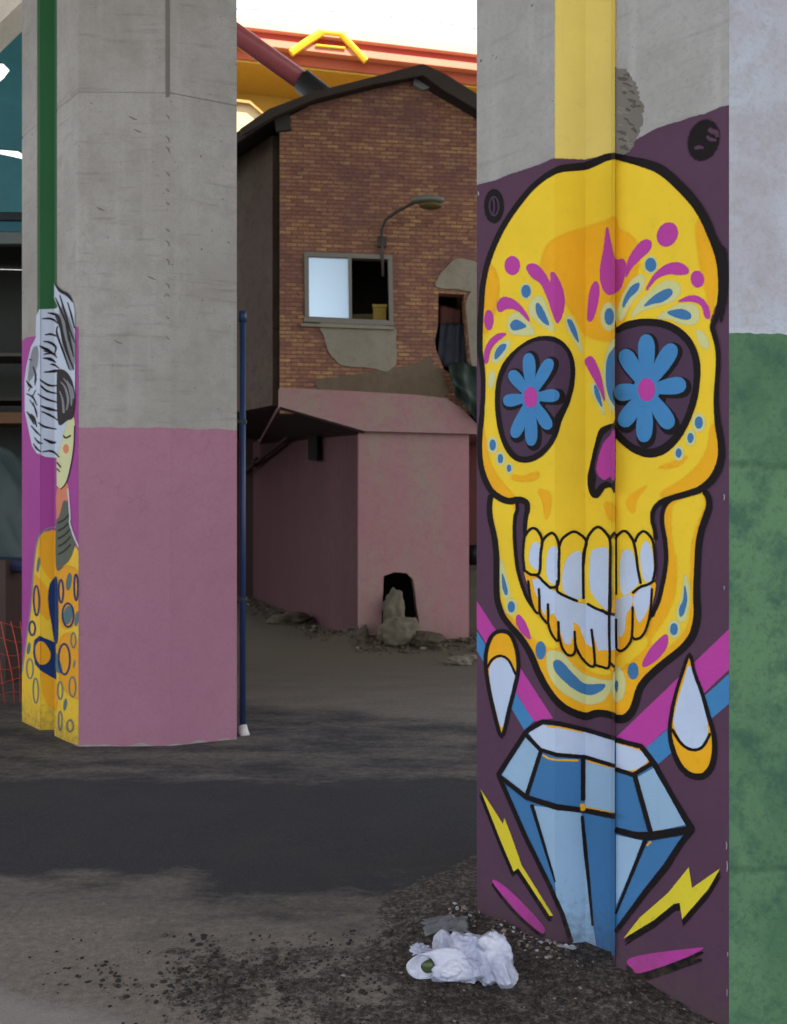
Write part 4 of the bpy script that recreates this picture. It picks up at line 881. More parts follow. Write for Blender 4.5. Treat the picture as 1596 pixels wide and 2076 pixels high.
LW = Plane((-.395, 10.13), (-.395 - 2.28 * 1.3, 10.13 + 5.9 * 1.3)); ld = Vector((LW.d.x, LW.d.y, 0)); 
if LW.n.x > 0: LW.n = -LW.n
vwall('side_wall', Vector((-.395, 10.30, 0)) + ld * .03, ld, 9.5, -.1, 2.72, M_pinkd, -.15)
rb = FP.pt(951, 1000, -.03); vwall('side_wall', Vector((rb.x - .002, rb.y + .21, 0)), Vector((.05, 1, 0)).normalized(), 5, -.1, 2.40, plain('rust red render', C(92, 46, 44)), .15)
rr = FP.pt(1056, 500, 0); vwall('side_wall', Vector((rr.x, rr.y + .17, 0)), back, 5.9, 2.5, 5.75, M_brick, .15)
vwall('back_wall', cornerU + back * 6.2 + Vector((.1, 0, 0)), Vector((FP.d.x, FP.d.y, 0)), 2.7, 2.75, 5.7, M_brick, -.15)
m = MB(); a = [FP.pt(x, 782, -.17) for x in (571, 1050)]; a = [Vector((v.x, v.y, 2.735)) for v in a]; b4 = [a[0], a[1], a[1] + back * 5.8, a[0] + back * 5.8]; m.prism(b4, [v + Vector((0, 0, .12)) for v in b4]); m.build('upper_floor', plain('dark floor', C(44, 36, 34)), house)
# room walls just inside, the unlit room's shade put into their colour
M_dark = plain('shaded interior', C(30, 26, 24), .9)
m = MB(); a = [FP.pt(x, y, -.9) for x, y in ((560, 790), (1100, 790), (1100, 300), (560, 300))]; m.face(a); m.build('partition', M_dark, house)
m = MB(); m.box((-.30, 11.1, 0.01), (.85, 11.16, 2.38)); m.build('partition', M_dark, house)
m = MB(); m.box((-6.0, 15.7, -.1), (-1.2, 15.85, 5.2)); m.build('rear_wing', plain('dim brown render', C(64, 48, 46)), house)
# roof: two slopes with a dark verge
M_roof = plain('tarred roof sheet', C(46, 40, 38), .8)
prof = [(487, 263), (545, 222), (640, 186), (760, 156), (858, 130), (905, 152), (975, 196), (1078, 262), (1078, 286), (975, 222), (900, 178), (858, 150), (760, 172), (640, 203), (560, 238), (500, 276)]
m = MB(); a = fp(prof, .16); m.prism(a, [q + back * 6.6 for q in a]); roof = m.build('roof', M_roof, house)
m = MB(); a = fp([(486, 262), (545, 221), (640, 185), (760, 155), (858, 129), (858, 152), (760, 170), (640, 200), (560, 234), (490, 274)], .19); m.prism(a, [q + Vector((FP.n.x, FP.n.y, 0)) * -.028 for q in a]); m.build('bargeboard', plain('blackened timber', C(58, 50, 46)), roof)
m = MB(); a = fp([(858, 129), (905, 151), (975, 195), (1079, 262), (1079, 292), (975, 226), (902, 184), (858, 152)], .19); m.prism(a, [q + Vector((FP.n.x, FP.n.y, 0)) * -.028 for q in a]); m.build('bargeboard', plain('blackened timber', C(58, 50, 46)), roof)
m = MB(); slab(m, [(840, 156), (866, 160), (876, 176), (858, 182), (838, 172)], .05, .0); m.build('gable_vent', plain('grey metal', C(120, 124, 122), .5), house)
m = MB(); slab(m, [(556, 236), (588, 226), (590, 262), (560, 266)], .05, .0); m.build('eaves_block', plain('grimy timber', C(58, 56, 52)), house)
# plaster patches
M_pl = plaster('patched cement render', C(130, 126, 112), C(142, 136, 122), C(112, 106, 92), .4, 2.0)
def patch(pts, off=.02):
    P = smooth(pts, True, 4); P = [(x + 2.2 * noise.noise((x * .12, y * .12, 0)), y + 2.2 * noise.noise((x * .12, y * .12, 7))) for x, y in P]
    m = MB(); slab(m, P, off, .001); m.build('render_patch', M_pl, house)
patch([(648, 655), (700, 656), (795, 662), (803, 690), (804, 735), (785, 752), (760, 748), (720, 744), (690, 738), (668, 715), (658, 685)])
patch([(886, 582), (890, 560), (912, 535), (930, 524), (968, 532), (1000, 560), (1000, 590), (960, 592), (930, 586)], .022)
patch([(949, 600), (1000, 596), (1000, 860), (968, 790), (957, 740), (951, 690)], .024)
# sandy stained render round the doorway foot
M_pl2 = plaster('sandy stained render', C(108, 96, 78), C(96, 84, 70), C(86, 72, 62), .5, 2.4)
P = smooth([(640, 770), (700, 762), (760, 752), (840, 738), (872, 720), (880, 740), (898, 760), (908, 800), (850, 806), (760, 800), (660, 794)], True, 4); m = MB(); slab(m, P, .018, .001); m.build('render_patch', M_pl2, house)
# window: frame, frosted pane on the left, open on the right
M_fr = plain('weathered aluminium', C(120, 118, 110), .5, .1, 6, .1)
wf = None
m = MB()
for q in ([(617, 510), (796, 517), (796, 526), (617, 519)], [(617, 642), (798, 650), (798, 660), (617, 652)], [(617, 519.2), (625, 519.5), (627, 642), (619, 641.6)], [(787, 526.2), (796, 526.4), (798, 650), (790, 649.4)], [(706, 522.8), (713, 523), (714, 646), (708, 645.8)]):
    slab(m, q, .03, -.05)
wf = m.build('window', M_fr, house)
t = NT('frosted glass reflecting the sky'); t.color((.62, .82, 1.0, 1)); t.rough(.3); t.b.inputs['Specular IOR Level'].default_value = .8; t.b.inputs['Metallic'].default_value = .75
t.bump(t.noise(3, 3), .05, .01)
m = MB(); slab(m, [(626, 520), (706, 523.5), (707.5, 645), (627, 641.5)], -.005, -.02); m.build('pane', t.m, wf)
m = MB(); slab(m, [(610, 655), (800, 662), (800, 668), (612, 661)], .06, .0); m.build('sill', M_pl, wf)
# narrow vent and brace pipe on the shaded side wall
def lw(pts, off): return [LW.pt(x, y, off) for x, y in pts]
m = MB(); a = lw([(624, 866), (642, 868), (643, 935), (625, 932)], .03); n3 = Vector((LW.n.x, LW.n.y, 0)); m.prism(a, [q - n3 * .025 for q in a]); m.build('vent', plain('black slot shade', C(7, 7, 8), .95), house)  # solid plate, the slot's inner shade painted on as black
m = MB(); a = lw([(492, 962), (520, 938), (570, 898), (612, 862)], .06); m.tube(a, .035, 8); m.tube([a[1] - Vector((.05, 0, .03)), a[1] + Vector((.05, 0, .05))], .07, 8); m.build('waste_pipe', plain('maroon painted pipe', C(54, 32, 36)), house, True)

# objects on and in the house
lamp = empty('wall_lamp', FP.pt(772, 500, .1), 'old street lamp on a bent arm above the window of the brick house', 'street lamp')
M_pole = plain('lamp steel', C(66, 62, 60), .5)
m = MB(); pts = [FP.pt(x, y, o_) for x, y, o_ in ((776, 560, .04), (775, 500, .05), (774, 466, .06), (782, 446, .10), (800, 432, .2), (822, 420, .32), (842, 410, .42))]; m.tube(pts, .017, 8); m.build('arm', M_pole, lamp, True)
m = MB(); slab(m, [(766, 478), (784, 479), (784, 500), (766, 499)], .05, .0); m.build('bracket', M_pole, lamp)
def blob(name, c, r, mat, parent=None, seed=0, amp=.25, fr=2.2, sub=3, squash=None, cut=None):
    import bmesh
    bm = bmesh.new(); bmesh.ops.create_icosphere(bm, subdivisions=sub, radius=1)
    for v in bm.verts:
        n_ = noise.noise(v.co * fr + Vector((seed, seed * 1.7, 0))) + .5 * noise.noise(v.co * fr * 2.3 + Vector((seed, 3, seed)))
        q = v.co * (1 + amp * n_)
        if squash: q = squash(q)
        v.co = Vector((q.x * r[0], q.y * r[1], q.z * r[2])) + Vector(c)
    V = [v.co.copy() for v in bm.verts]; Fc = [[v.index for v in f.verts] for f in bm.faces]; bm.free()
    return mesh(name, V, Fc, mat, parent, smooth=sub > 2)
hd = FP.pt(868, 408, .5)
blob('lamp_head', hd, (.185, .10, .065), plain('lamp head grey', C(112, 114, 108), .5), lamp, 1, .06, 1, 3, lambda q: Vector((q.x, q.y, q.z if q.z > -.1 else q.z * .35)))
blob('lamp_glass', hd + Vector((.03, 0, -.045)), (.13, .075, .045), plain('yellowed lamp glass', C(86, 76, 40), .25), lamp, 2, .04, 1, 3)

bx = FP.pt(770, 648, -.3); t0 = empty('yellow_box', (bx.x, bx.y, bx.z), 'yellow box with a lid standing inside the open window', 'box')
m = MB(); c = bx; m.box((c.x - .075, c.y - .06, c.z - .12), (c.x + .075, c.y + .06, c.z + .13)); m.build('body', plain('yellow card', C(170, 145, 60)), t0)
m = MB(); m.box((c.x - .085, c.y - .07, c.z + .132), (c.x + .085, c.y + .07, c.z + .165)); m.build('lid', plain('yellow card pale', C(178, 156, 80)), t0)
m = MB(); q = FP.pt(735, 650, -.35); m.box((q.x - .16, q.y - .08, q.z - .1), (q.x + .18, q.y + .12, q.z + .06)); tag(m.build('timber_crate', plain('dull wood', C(80, 72, 40))), 'low brownish crate beside the yellow box inside the window', 'crate')

def cloth(name, pts_top, pts_bot, nu, nv, mat, label, cat, amp=.02, seed=0, sag=0):
    V = []; Fc = []
    T = [Vector(p) for p in pts_top]; Bt = [Vector(p) for p in pts_bot]
    def along(L, u):
        u *= len(L) - 1; i = min(int(u), len(L) - 2); return L[i].lerp(L[i + 1], u - i)
    for j in range(nv + 1):
        for i in range(nu + 1):
            u = i / nu; v = j / nv; q = along(T, u).lerp(along(Bt, u), v)
            q = q + Vector((0, -amp * (math.sin(u * 17 + seed + v * 2) * .6 + noise.noise((u * 5, v * 4, seed)) * 1.3) - sag * math.sin(v * math.pi), amp * .3 * noise.noise((u * 9, v * 3, seed + 4))))
            V.append(q)
    for j in range(nv):
        for i in range(nu): a = j * (nu + 1) + i; Fc.append((a, a + 1, a + nu + 2, a + nu + 1))
    o = mesh(name, V, Fc, mat, smooth=True)
    mo = o.modifiers.new('thickness', 'SOLIDIFY'); mo.thickness = .006
    return tag(o, label, cat)
cloth('hanging_cloth', [FP.pt(893, 655, -.12), FP.pt(942, 655, -.12)], [FP.pt(885, 745, -.12), FP.pt(944, 745, -.12)], 14, 12, plain('navy cloth', C(34, 38, 50)), 'dark navy cloth hanging in the doorway of the brick house', 'cloth', .02, 1)
cloth('blanket', [FP.pt(890, 618, -.22), FP.pt(935, 628, -.22)], [FP.pt(890, 662, -.22), FP.pt(937, 664, -.22)], 10, 8, plain('rust brown wool', C(84, 46, 38)), 'rust brown blanket slung above the navy cloth in the doorway', 'blanket', .02, 4)
cloth('tarpaulin', [FP.pt(905, 738, .02), FP.pt(940, 735, .04), FP.pt(985, 752, .03)], [FP.pt(922, 800, .16), FP.pt(966, 852, .2), FP.pt(1010, 872, .16)], 20, 16, plain('dark green tarpaulin', C(38, 52, 46), .5), 'dark green tarpaulin bundled over the ledge below the doorway', 'tarpaulin', .05, 7, .1)

# rubble in front of the broken opening
M_rub = plain('crumbled mortar', C(104, 98, 84), .95, .3, 9, .8)
rg = 'rubble lying at the foot of the brick house'
rub = []
for i, (x, y, rx, rz, Y, lab) in enumerate(((800, 1245, .13, .30, 10.05, 'tall pointed lump of grey rubble leaning in the broken wall opening'), (812, 1283, .24, .19, 9.85, 'broad rounded lump of rubble blocking the broken wall opening'),
      (870, 1297, .20, .10, 9.75, 'low brown spoil heap to the right of the broken wall opening'), (930, 1352, .13, .055, 8.75, 'flat pale stone on the ground before the pink wall'), (952, 1340, .09, .045, 8.95, 'small grey stone behind the flat pale stone'), (590, 1262, .30, .10, 12.0, 'low crumbling heap of brown dirt along the shaded pink side wall'))):
    c = at(x, y, Y); z0 = 0; c.z = max(c.z, rz * .5)
    o = blob('rubble', c, (rx, rx * .8, rz), plain('brown spoil', C(78, 70, 58), .95, .3, 9, .8) if i in (2, 5) else M_rub if i < 3 else plain('pale stone', C(112, 106, 94), .9, .25, 9, .6), None, i * 3.3, .3, 1.8, 4, lambda q: q * (1 - .22 * abs(noise.noise(q * 3.5)) - .10 * abs(noise.noise(q * 9))))
    tag(o, lab, 'rubble', rg)
# back lane to the right of the house
m = MB(); m.box((.93, 11.4, -.05), (3.6, 11.55, 2.69)); m.build('rear_wing', plain('rust red render', C(92, 46, 44)), house)
lw_ = empty('yard_wall', (1.3, 11, 0), 'low grey block wall in the gap beside the pink wall', 'wall')
m = MB(); m.box((.82, 10.9, -.1), (3.4, 11.05, .80)); m.build('wall_body', plain('grey blockwork', C(92, 86, 76), .9, .2), lw_)
m = MB(); m.box((.80, 10.87, .802), (3.43, 11.08, .85)); m.build('coping', plain('grey blockwork dark', C(74, 70, 64), .9), lw_)
t0 = empty('black_bucket', at(962, 1180, 10.97), 'small black bucket standing on the low grey wall', 'bucket'); q = Vector(t0.location); q.z = .853; t0.location = q; ORIG[t0] = q
m = MB(); m.tube([q, q + Vector((0, 0, .24))], [.09, .12], 14); m.build('body', plain('black plastic', C(26, 26, 26), .4), t0, True)
m = MB(); m.tube([q + Vector((-.12, 0, .24)), q + Vector((-.08, 0, .33)), q + Vector((.08, 0, .33)), q + Vector((.12, 0, .24))], .006, 6); m.build('handle', plain('wire', C(60, 60, 60), .4), t0)

# ------------------------------------------------------------------ far sunlit building, tube, frames
def sunmat(name, c, rough=.7): return plain(name, c, rough, .08, 1.5, .1)
YP = Plane((-5.8, 21.6), (6.6, 24.4))
yb = empty('yellow_building', (0, 24, 0), 'tall sunlit yellow building with an orange striped cornice beyond the brick house', 'building')
def yp(pts, off): return [YP.pt(x, y, off) for x, y in pts]
def ybz(x0, z): return z
def yband(name, z0, z1, o0, o1, mat, th=3.5):
    a, b = YP.a + YP.n * o0, YP.b + YP.n * o0; bk = Vector((-YP.n.x, -YP.n.y)) * th
    q = [a, b, b + bk, a + bk]
    V = [(v.x, v.y, z0) for v in q] + [(v.x, v.y, z1) for v in q]
    m = MB(); m.prism(V[:4], V[4:]); return m.build(name, mat, yb)
yband('wall', -.1, 12.6, 0, 0, sunmat('yellow render', (.42, .25, .035, 1)), 5)
yband('lower_band', 11.95, 12.2, 1.60, 0, sunmat('brick red band', (.34, .075, .03, 1)), 1.55)
yband('soffit', 11.90, 11.948, 1.56, 0, sunmat('yellow render', (.42, .25, .035, 1)), 1.54)
yband('cornice', 12.202, 12.36, 1.82, 0, sunmat('salmon band', (.55, .20, .12, 1)), 1.8)
yband('frieze', 12.362, 12.62, 1.60, 0, sunmat('red band', (.32, .05, .03, 1)), 5)
yband('coping', 12.622, 12.82, 1.75, 0, sunmat('pale coping', (.62, .38, .27, 1)), 5)
cb_ = empty('cream_building', (-4.3, 18.5, 0), 'small cream gabled building standing sunlit before the tall yellow one', 'building')
m = MB(); a = [at(x, y, 18) for x, y in ((380, 215), (475, 203), (505, 207), (548, 246))]; a = [Vector((a[0].x, 18, 0))] + a + [Vector((a[-1].x, 18, 0))]; m.prism(a, [v + Vector((0, 2.0, 0)) for v in a]); m.build('wall', sunmat('cream panel', (.72, .56, .30, 1)), cb_)
m = MB(); a = [at(x, y, 17.9) for x, y in ((372, 213), (475, 200), (507, 204), (556, 247), (556, 251), (506, 209), (475, 205), (372, 218))]; m.prism(a, [v + Vector((0, 2.2, 0)) for v in a]); m.build('roof', sunmat('ochre roof', (.5, .3, .1, 1)), cb_)
# yellow roof frames
M_yf = sunmat('yellow steel', (.80, .48, .02, 1), .5)
fr = empty('roof_frame', YP.pt(690, 120, -.4), 'yellow steel frame shaped like a flattened arch on the far cornice', 'frame')
def bar(pts, off, r, name='strut'):
    m = MB(); a = yp(pts, off); m.tube(a, r, 6); m.build(name, M_yf, fr)
bar([(590, 108), (618, 88)], 1.85, .085); bar([(618, 88), (652, 66)], 1.85, .085); bar([(651, 66), (694, 70)], 1.85, .05, 'crossbar'); bar([(692, 70), (742, 124)], 1.85, .075); bar([(728, 74), (778, 134)], 1.2, .085); bar([(651, 66), (728, 74)], 1.2, .035, 'crossbar'); bar([(640, 92), (700, 98)], 1.85, .03, 'crossbar')
# antenna
an = empty('roof_antenna', YP.pt(880, 150, -.3), 'small antenna sticking up from the far cornice above the gable', 'antenna')
m = MB(); m.tube(yp([(880, 150), (880, 96)], 1.4), .04, 6); m.build('mast', plain('grey steel', C(120, 110, 110), .4), an)
for y_, w_ in ((100, 8), (108, 12), (116, 8)): m = MB(); m.tube(yp([(880 - w_, y_ - 2), (880 + w_, y_ + 3)], 1.4), .03, 6); m.build('dipole', plain('grey steel', C(120, 110, 110)), an)
# brace tube
bt = empty('brace_tube', at(640, 185, 11.4), 'thick red steel tube slanting up from the brick house roof', 'tube')
a0 = at(652, 200, 11.35); a1 = at(618, 168, 11.35); a2 = at(300, -60, 11.35)
m = MB(); m.tube([a1, a2, a2 + (a2 - a1) * .28], .125, 16); m.build('tube', sunmat('red gloss steel', (.50, .14, .16, 1), .25), bt, True)
m = MB(); m.tube([a0 + Vector((.16, 0, -.12)), a1 + (a0 - a1) * -.15], [.17, .15], 16); m.build('clamp', plain('tarred steel', C(44, 46, 50)), bt, True)
# cables
for i, (q, lab) in enumerate((([(470, 18), (700, 24), (860, 40), (985, 62)], 'thin black cable strung across the bright sky'),)):
    m = MB(); a = [at(x, y, 26) for x, y in q]; a = [a[0] + (a[0] - a[1]) * 3] + a + [a[-1] + (a[-1] - a[-2]) * 4]; m.tube(a, .013, 5); tag(m.build('overhead_cable', plain('black cable', C(30, 30, 34))), lab, 'cable')

# ------------------------------------------------------------------ teal market shed at the far left
sh = empty('market_shed', (-5.4, 9.6, 0), 'teal sheeted market shed with a dark open front left of the magenta mural', 'shed')
M_teal = plain('teal sheet', C(44, 104, 112), .5, .18, 1.6)
SP = Plane((-7.6, 8.9), (-3.35, 9.35))
def sp(pts, off): return [SP.pt(x, y, off) for x, y in pts]
def ssl(name, pts, o0, th, mat, holes=()):
    polys = [sp(pts, o0)] + [sp(h, o0) for h in holes]; flat = [q for r in polys for q in r]; n3 = Vector((SP.n.x, SP.n.y, 0)) * -th
    V = flat + [q + n3 for q in flat]; N = len(flat); Fc = []
    for t_ in tessellate_polygon(polys): Fc.append(tuple(t_)); Fc.append((N + t_[2], N + t_[1], N + t_[0]))
    i = 0
    for r in polys:
        for k in range(len(r)): k2 = (k + 1) % len(r); Fc.append((i + k, i + k2, N + i + k2, N + i + k))
        i += len(r)
    return mesh(name, V, Fc, mat, sh)
ssl('upper_sheet', [(-600, 430), (-600, 250), (0, 55), (52, 10), (135, -40), (135, 430)], 0, .04, M_teal, [[(-40, 122), (4, 126), (20, 142), (8, 158), (-8, 172), (-40, 170)], [(-60, 306), (0, 301), (34, 304), (56, 318), (54, 324), (20, 316), (0, 312), (-60, 322)]])
ssl('gutter', [(-600, 445), (-600, 430), (135, 432), (135, 446)], .06, .12, plain('dark gutter', C(22, 34, 38)))
ssl('fascia', [(-600, 468), (-600, 446), (135, 447), (135, 470)], .02, .05, plain('teal fascia', C(34, 92, 104)))
ssl('lintel', [(-600, 492), (-600, 469), (135, 471), (135, 494)], .04, .1, plain('grey lintel', C(88, 98, 96)))
m = MB()
a = [SP.pt(-600, 640, -1.4), SP.pt(135, 640, -1.4)]
V0 = [(a[0].x, a[0].y, 0), (a[1].x, a[1].y, 0), (a[1].x, a[1].y, 4.4), (a[0].x, a[0].y, 4.4)]; m.face(V0); m.build('back_wall', plain('dark green boards', C(30, 36, 32)), sh)
a = [SP.pt(-600, 480, -.04), SP.pt(135, 480, -.04)]
m = MB(); z_ = a[1].z; m.prism([(a[0].x, a[0].y, 4.42), (a[1].x, a[1].y, 4.42), (a[1].x - .3, a[1].y + 1.4, 4.42), (a[0].x - .3, a[0].y + 1.4, 4.42)], [(a[0].x, a[0].y, 4.5), (a[1].x, a[1].y, 4.5), (a[1].x - .3, a[1].y + 1.4, 4.5), (a[0].x - .3, a[0].y + 1.4, 4.5)]); m.build('ceiling', plain('dark green boards', C(30, 36, 32)), sh)
m = MB(); q = SP.pt(128, 800, -.1); m.box((q.x - .06, q.y - .06, 0), (q.x + .06, q.y + .06, 4.4)); m.build('post', plain('dark post', C(34, 30, 28)), sh)
m = MB(); q = SP.pt(-600, 800, -.1); m.box((q.x - .06, q.y - .06, 0), (q.x + .06, q.y + .06, 4.3)); m.build('post', plain('dark post', C(34, 30, 28)), sh)
for y_, c_ in ((722, C(70, 66, 60)), (858, C(96, 66, 40)), (812, C(40, 34, 30))):
    m = MB(); a = [SP.pt(-300, y_, -.5), SP.pt(110, y_, -.5)]; m.prism([a[0], a[1], a[1] + Vector((0, .5, 0)), a[0] + Vector((0, .5, 0))], [v + Vector((0, 0, .035 if y_ != 858 else .12)) for v in (a[0], a[1], a[1] + Vector((0, .5, 0)), a[0] + Vector((0, .5, 0)))]); m.build('shelf', plain('shelf %d' % y_, c_), sh)
wb = MB(); a = [at(-30, 75, 8.4), at(42, 4, 8.4), at(110, -60, 8.4)]
wb.prism([a[0], a[0] + Vector((0, 0, .30)), a[2] + Vector((0, 0, .30)), a[2]], [v + Vector((0, .3, 0)) for v in (a[0], a[0] + Vector((0, 0, .30)), a[2] + Vector((0, 0, .30)), a[2])])
wo_ = wb.build('roof_verge', plain('white painted board', C(225, 220, 205)), sh)
# goods
blob_o = blob('covered_heap', at(10, 1040, 8.5) + Vector((-.35, 0, -.5)), (.75, .45, 1.15), plain('grey green tarpaulin', C(58, 74, 74), .5), None, 5, .18, 1.6, 4); tag(blob_o, 'large heap under a grey green tarpaulin in the market shed', 'covered heap')
m = MB(); m.tube([at(-200, 1128, 7.9), at(60, 1148, 7.9)], .07, 10); tag(m.build('cloth_roll', plain('dark blue roll', C(34, 42, 70))), 'dark blue roll of cloth lying before the tarpaulin heap', 'cloth roll')
m = MB(); q = at(0, 1200, 8.0); m.box((q.x - 1.6, q.y - .25, 0), (q.x + .16, q.y + .25, q.z + .3)); tag(m.build('trestle_counter', plain('brown boards', C(66, 50, 46))), 'low brown board counter under the cloth roll', 'counter')
# orange safety net: real strands
nt = MB()
for k in range(9):
    pts = []
    for j in range(13):
        u = j / 12; x = -80 + k * 17 + 22 * math.sin(u * 1.6) + 3 * math.sin(k * 2.1 + u * 5); y = 1260 + u * 190
        pts.append(at(x, y, 7.1 - .25 * math.sin(u * 3)))
    nt.tube(pts, .0035, 5)
for j in range(7):
    pts = [at(-80 + i * 15 + 10 * math.sin(j * .4), 1268 + j * 28 + 6 * math.sin(i * .9 + j), 7.08 - .2 * math.sin(j * .5)) for i in range(10)]; nt.tube(pts, .002, 5)
tag(nt.build('safety_net', plain('orange plastic', C(190, 70, 50))), 'sagging orange plastic safety net by the foot of the magenta mural', 'net')

# ------------------------------------------------------------------ litter and stones
bag = empty('plastic_bag', (.06, 2.86, 0), 'crumpled white plastic bag lying on the gravel in front of the skull pillar', 'plastic bag')
t = NT('thin white plastic'); n1 = t.noise(9, 6); c = t.mix(t.ramp(n1, [(.4, 0.), (.6, 1.)]), C(158, 164, 188), C(190, 195, 212)); t.color(c); t.rough(.35); t.b.inputs['Subsurface Weight'].default_value = .15; t.b.inputs['Subsurface Radius'].default_value = (.02, .02, .02)
vo = t.n('ShaderNodeTexVoronoi', feature='DISTANCE_TO_EDGE'); vo.inputs['Scale'].default_value = 11
wsrc = t.n('ShaderNodeVectorMath', operation='ADD'); wq_ = t.n('ShaderNodeTexNoise'); wq_.inputs['Scale'].default_value = 14; t.l(t.pos, wq_.inputs[0]); wz_ = t.n('ShaderNodeVectorMath', operation='SCALE'); t.l(wq_.outputs[1], wz_.inputs[0]); wz_.inputs[3].default_value = .12; t.l(wz_.outputs[0], wsrc.inputs[0]); t.l(t.pos, wsrc.inputs[1]); t.l(wsrc.outputs[0], vo.inputs[0]); t.bump(t.math('ADD', t.math('MULTIPLY', vo.outputs[0], 1.6), t.math('MULTIPLY', t.noise(40, 5, .7), .25)), .6, .02)
M_bag = t.m
import bmesh
def lobes(name, L, mat, parent, vox=.005, amp=.012):
    bm = bmesh.new()
    for (c, r, sd_) in L:
        g = bmesh.ops.create_icosphere(bm, subdivisions=5, radius=1); rn = random.Random(sd_ * 77)
        planes = []
        for _ in range(13):
            d = Vector((rn.gauss(0, 1), rn.gauss(0, 1), rn.gauss(0, 1))).normalized(); planes.append((d, rn.uniform(.55, .9)))
        for v in g['verts']:
            q = v.co.copy(); k = 1.0
            for d, h in planes:
                dt = q.dot(d)
                if dt > 0: k = min(k, h / dt)
            q = q * (k * .75 + .25 * min(1, k * 1.2)) * 1.15
            w = noise.noise(q * 3.2 + Vector((sd_, 0, 0)))
            q *= 1 + .10 * (1 - abs(w) * 4 if abs(w) < .25 else 0)
            v.co = Vector((q.x * r[0], q.y * r[1], q.z * r[2])) + Vector(c)
    me = bpy.data.meshes.new(name); O = org(parent)
    for v in bm.verts: v.co = v.co - O
    bm.to_mesh(me); bm.free(); me.materials.append(mat); me.polygons.foreach_set('use_smooth', [True] * len(me.polygons))
    o = bpy.data.objects.new(name, me); COL.objects.link(o); o.parent = parent
    mo = o.modifiers.new('skin', 'REMESH'); mo.mode = 'VOXEL'; mo.voxel_size = .0035; mo.use_smooth_shade = True
    return o
def g_at(x, y, up=0):   # a point on the ground seen at that place of the photograph
    Y = H * F / (y - CY)
    for _ in range(4): Y = (H - gz((x - CX) / F * Y, Y) - up) * F / (y - CY)
    return at(x, y, Y)
c1 = at(945, 1925, 2.86); c2 = at(1000, 1950, 2.80); c3 = at(880, 1958, 2.80); c4 = at(1005, 1905, 2.84); c5 = at(1022, 1962, 2.78); c6 = at(925, 1968, 2.79); c7 = at(968, 1955, 2.80); c8 = at(905, 1975, 2.77)
lobes('bag_body', [(at(945, 1938, 2.86), (.085, .07, .068), 1), (at(905, 1925, 2.88), (.045, .05, .05), 3), (at(1003, 1948, 2.82), (.055, .05, .075), 2), (at(990, 1912, 2.83), (.045, .03, .035), 5), (at(1022, 1965, 2.79), (.04, .05, .045), 4), (at(925, 1965, 2.80), (.08, .05, .04), 6)], M_bag, bag)
# the open mouth: a rolled cuff with darker inside
cu = at(880, 1955, 2.78); V = []; Fc = []; NA = 24; NR = 7
for j in range(NR):
    u = j / (NR - 1)
    for i in range(NA):
        a = 2 * math.pi * i / NA; w = 1 + .12 * noise.noise((math.cos(a) * 1.5, math.sin(a) * 1.5, u))
        rx = (.042 + .018 * u) * w; ry = (.036 + .012 * u) * w
        ctr = cu + Vector((-.040, -.01, -.004)) + Vector((.085, .015, .006)) * u
        V.append(ctr + Vector((.010 * math.cos(a), .028 * math.cos(a), 0)) * .8 + Vector((rx * math.cos(a) * .9, -.02 * math.cos(a), ry * math.sin(a))))
for j in range(NR - 1):
    for i in range(NA): Fc.append((j * NA + i, j * NA + (i + 1) % NA, (j + 1) * NA + (i + 1) % NA, (j + 1) * NA + i))
o = mesh('bag_mouth', V, Fc, M_bag, bag, smooth=True); mo = o.modifiers.new('t', 'SOLIDIFY'); mo.thickness = .002
blob('bag_flap', at(852, 1925, 2.84), (.028, .02, .016), M_bag, bag, 9, .7, 3, 4)
o = blob('green_bottle', cu + Vector((-.018, .01, -.008)), (.030, .02, .024), plain('green glass', C(60, 74, 50), .15), None, 2, .08, 1, 3); tag(o, 'green bottle end showing in the mouth of the white bag', 'bottle')

def scrap(name, x, y, w, d, h, mat, lab, cat, seed, grp=None, Yoff=0):
    q = g_at(x, y); V = []; Fc = []; n = 16
    for j in range(n + 1):
        for i in range(n + 1):
            u = i / n * 2 - 1; v = j / n * 2 - 1; rr_ = 1 + .3 * noise.noise((math.atan2(v, u) * 1.2, seed, 0)); rr_ *= 1 + .35 * noise.noise((u * 4, v * 4, seed)); X = q.x + u * w * rr_; Yy = q.y + v * d * rr_
            V.append((X, Yy, gz(X, Yy) + .003 + h * (abs(noise.noise((u * 1.6 + seed, v * 1.6, seed))) * 1.6 + .15) * max(0, 1 - .6 * (u * u + v * v))))
    for j in range(n):
        for i in range(n): a = j * (n + 1) + i; Fc.append((a, a + 1, a + n + 2, a + n + 1))
    o = mesh(name, V, Fc, mat, smooth=True); mo = o.modifiers.new('t', 'SOLIDIFY'); mo.thickness = .002
    return tag(o, lab, cat, grp)
M_film = plain('dirty clear film', C(104, 108, 114), .3, .3, 20, .5); M_pap = plain('dirty paper', C(150, 152, 160), .7, .2, 25, .5)
scrap('plastic_scrap', 905, 1876, .075, .05, .03, M_film, 'dull grey plastic film lying behind the white bag', 'plastic scrap', 3.1)
scrap('paper_scrap', 1150, 1921, .03, .012, .008, M_pap, 'thin white paper strip lying at the foot of the blue diamond', 'paper', 5.7)
scrap('plaster_chunk', 1556, 2062, .035, .04, .03, plain('white plaster lump', C(190, 188, 192)), 'white lump of plaster at the foot of the green painted face', 'plaster', 8.2)

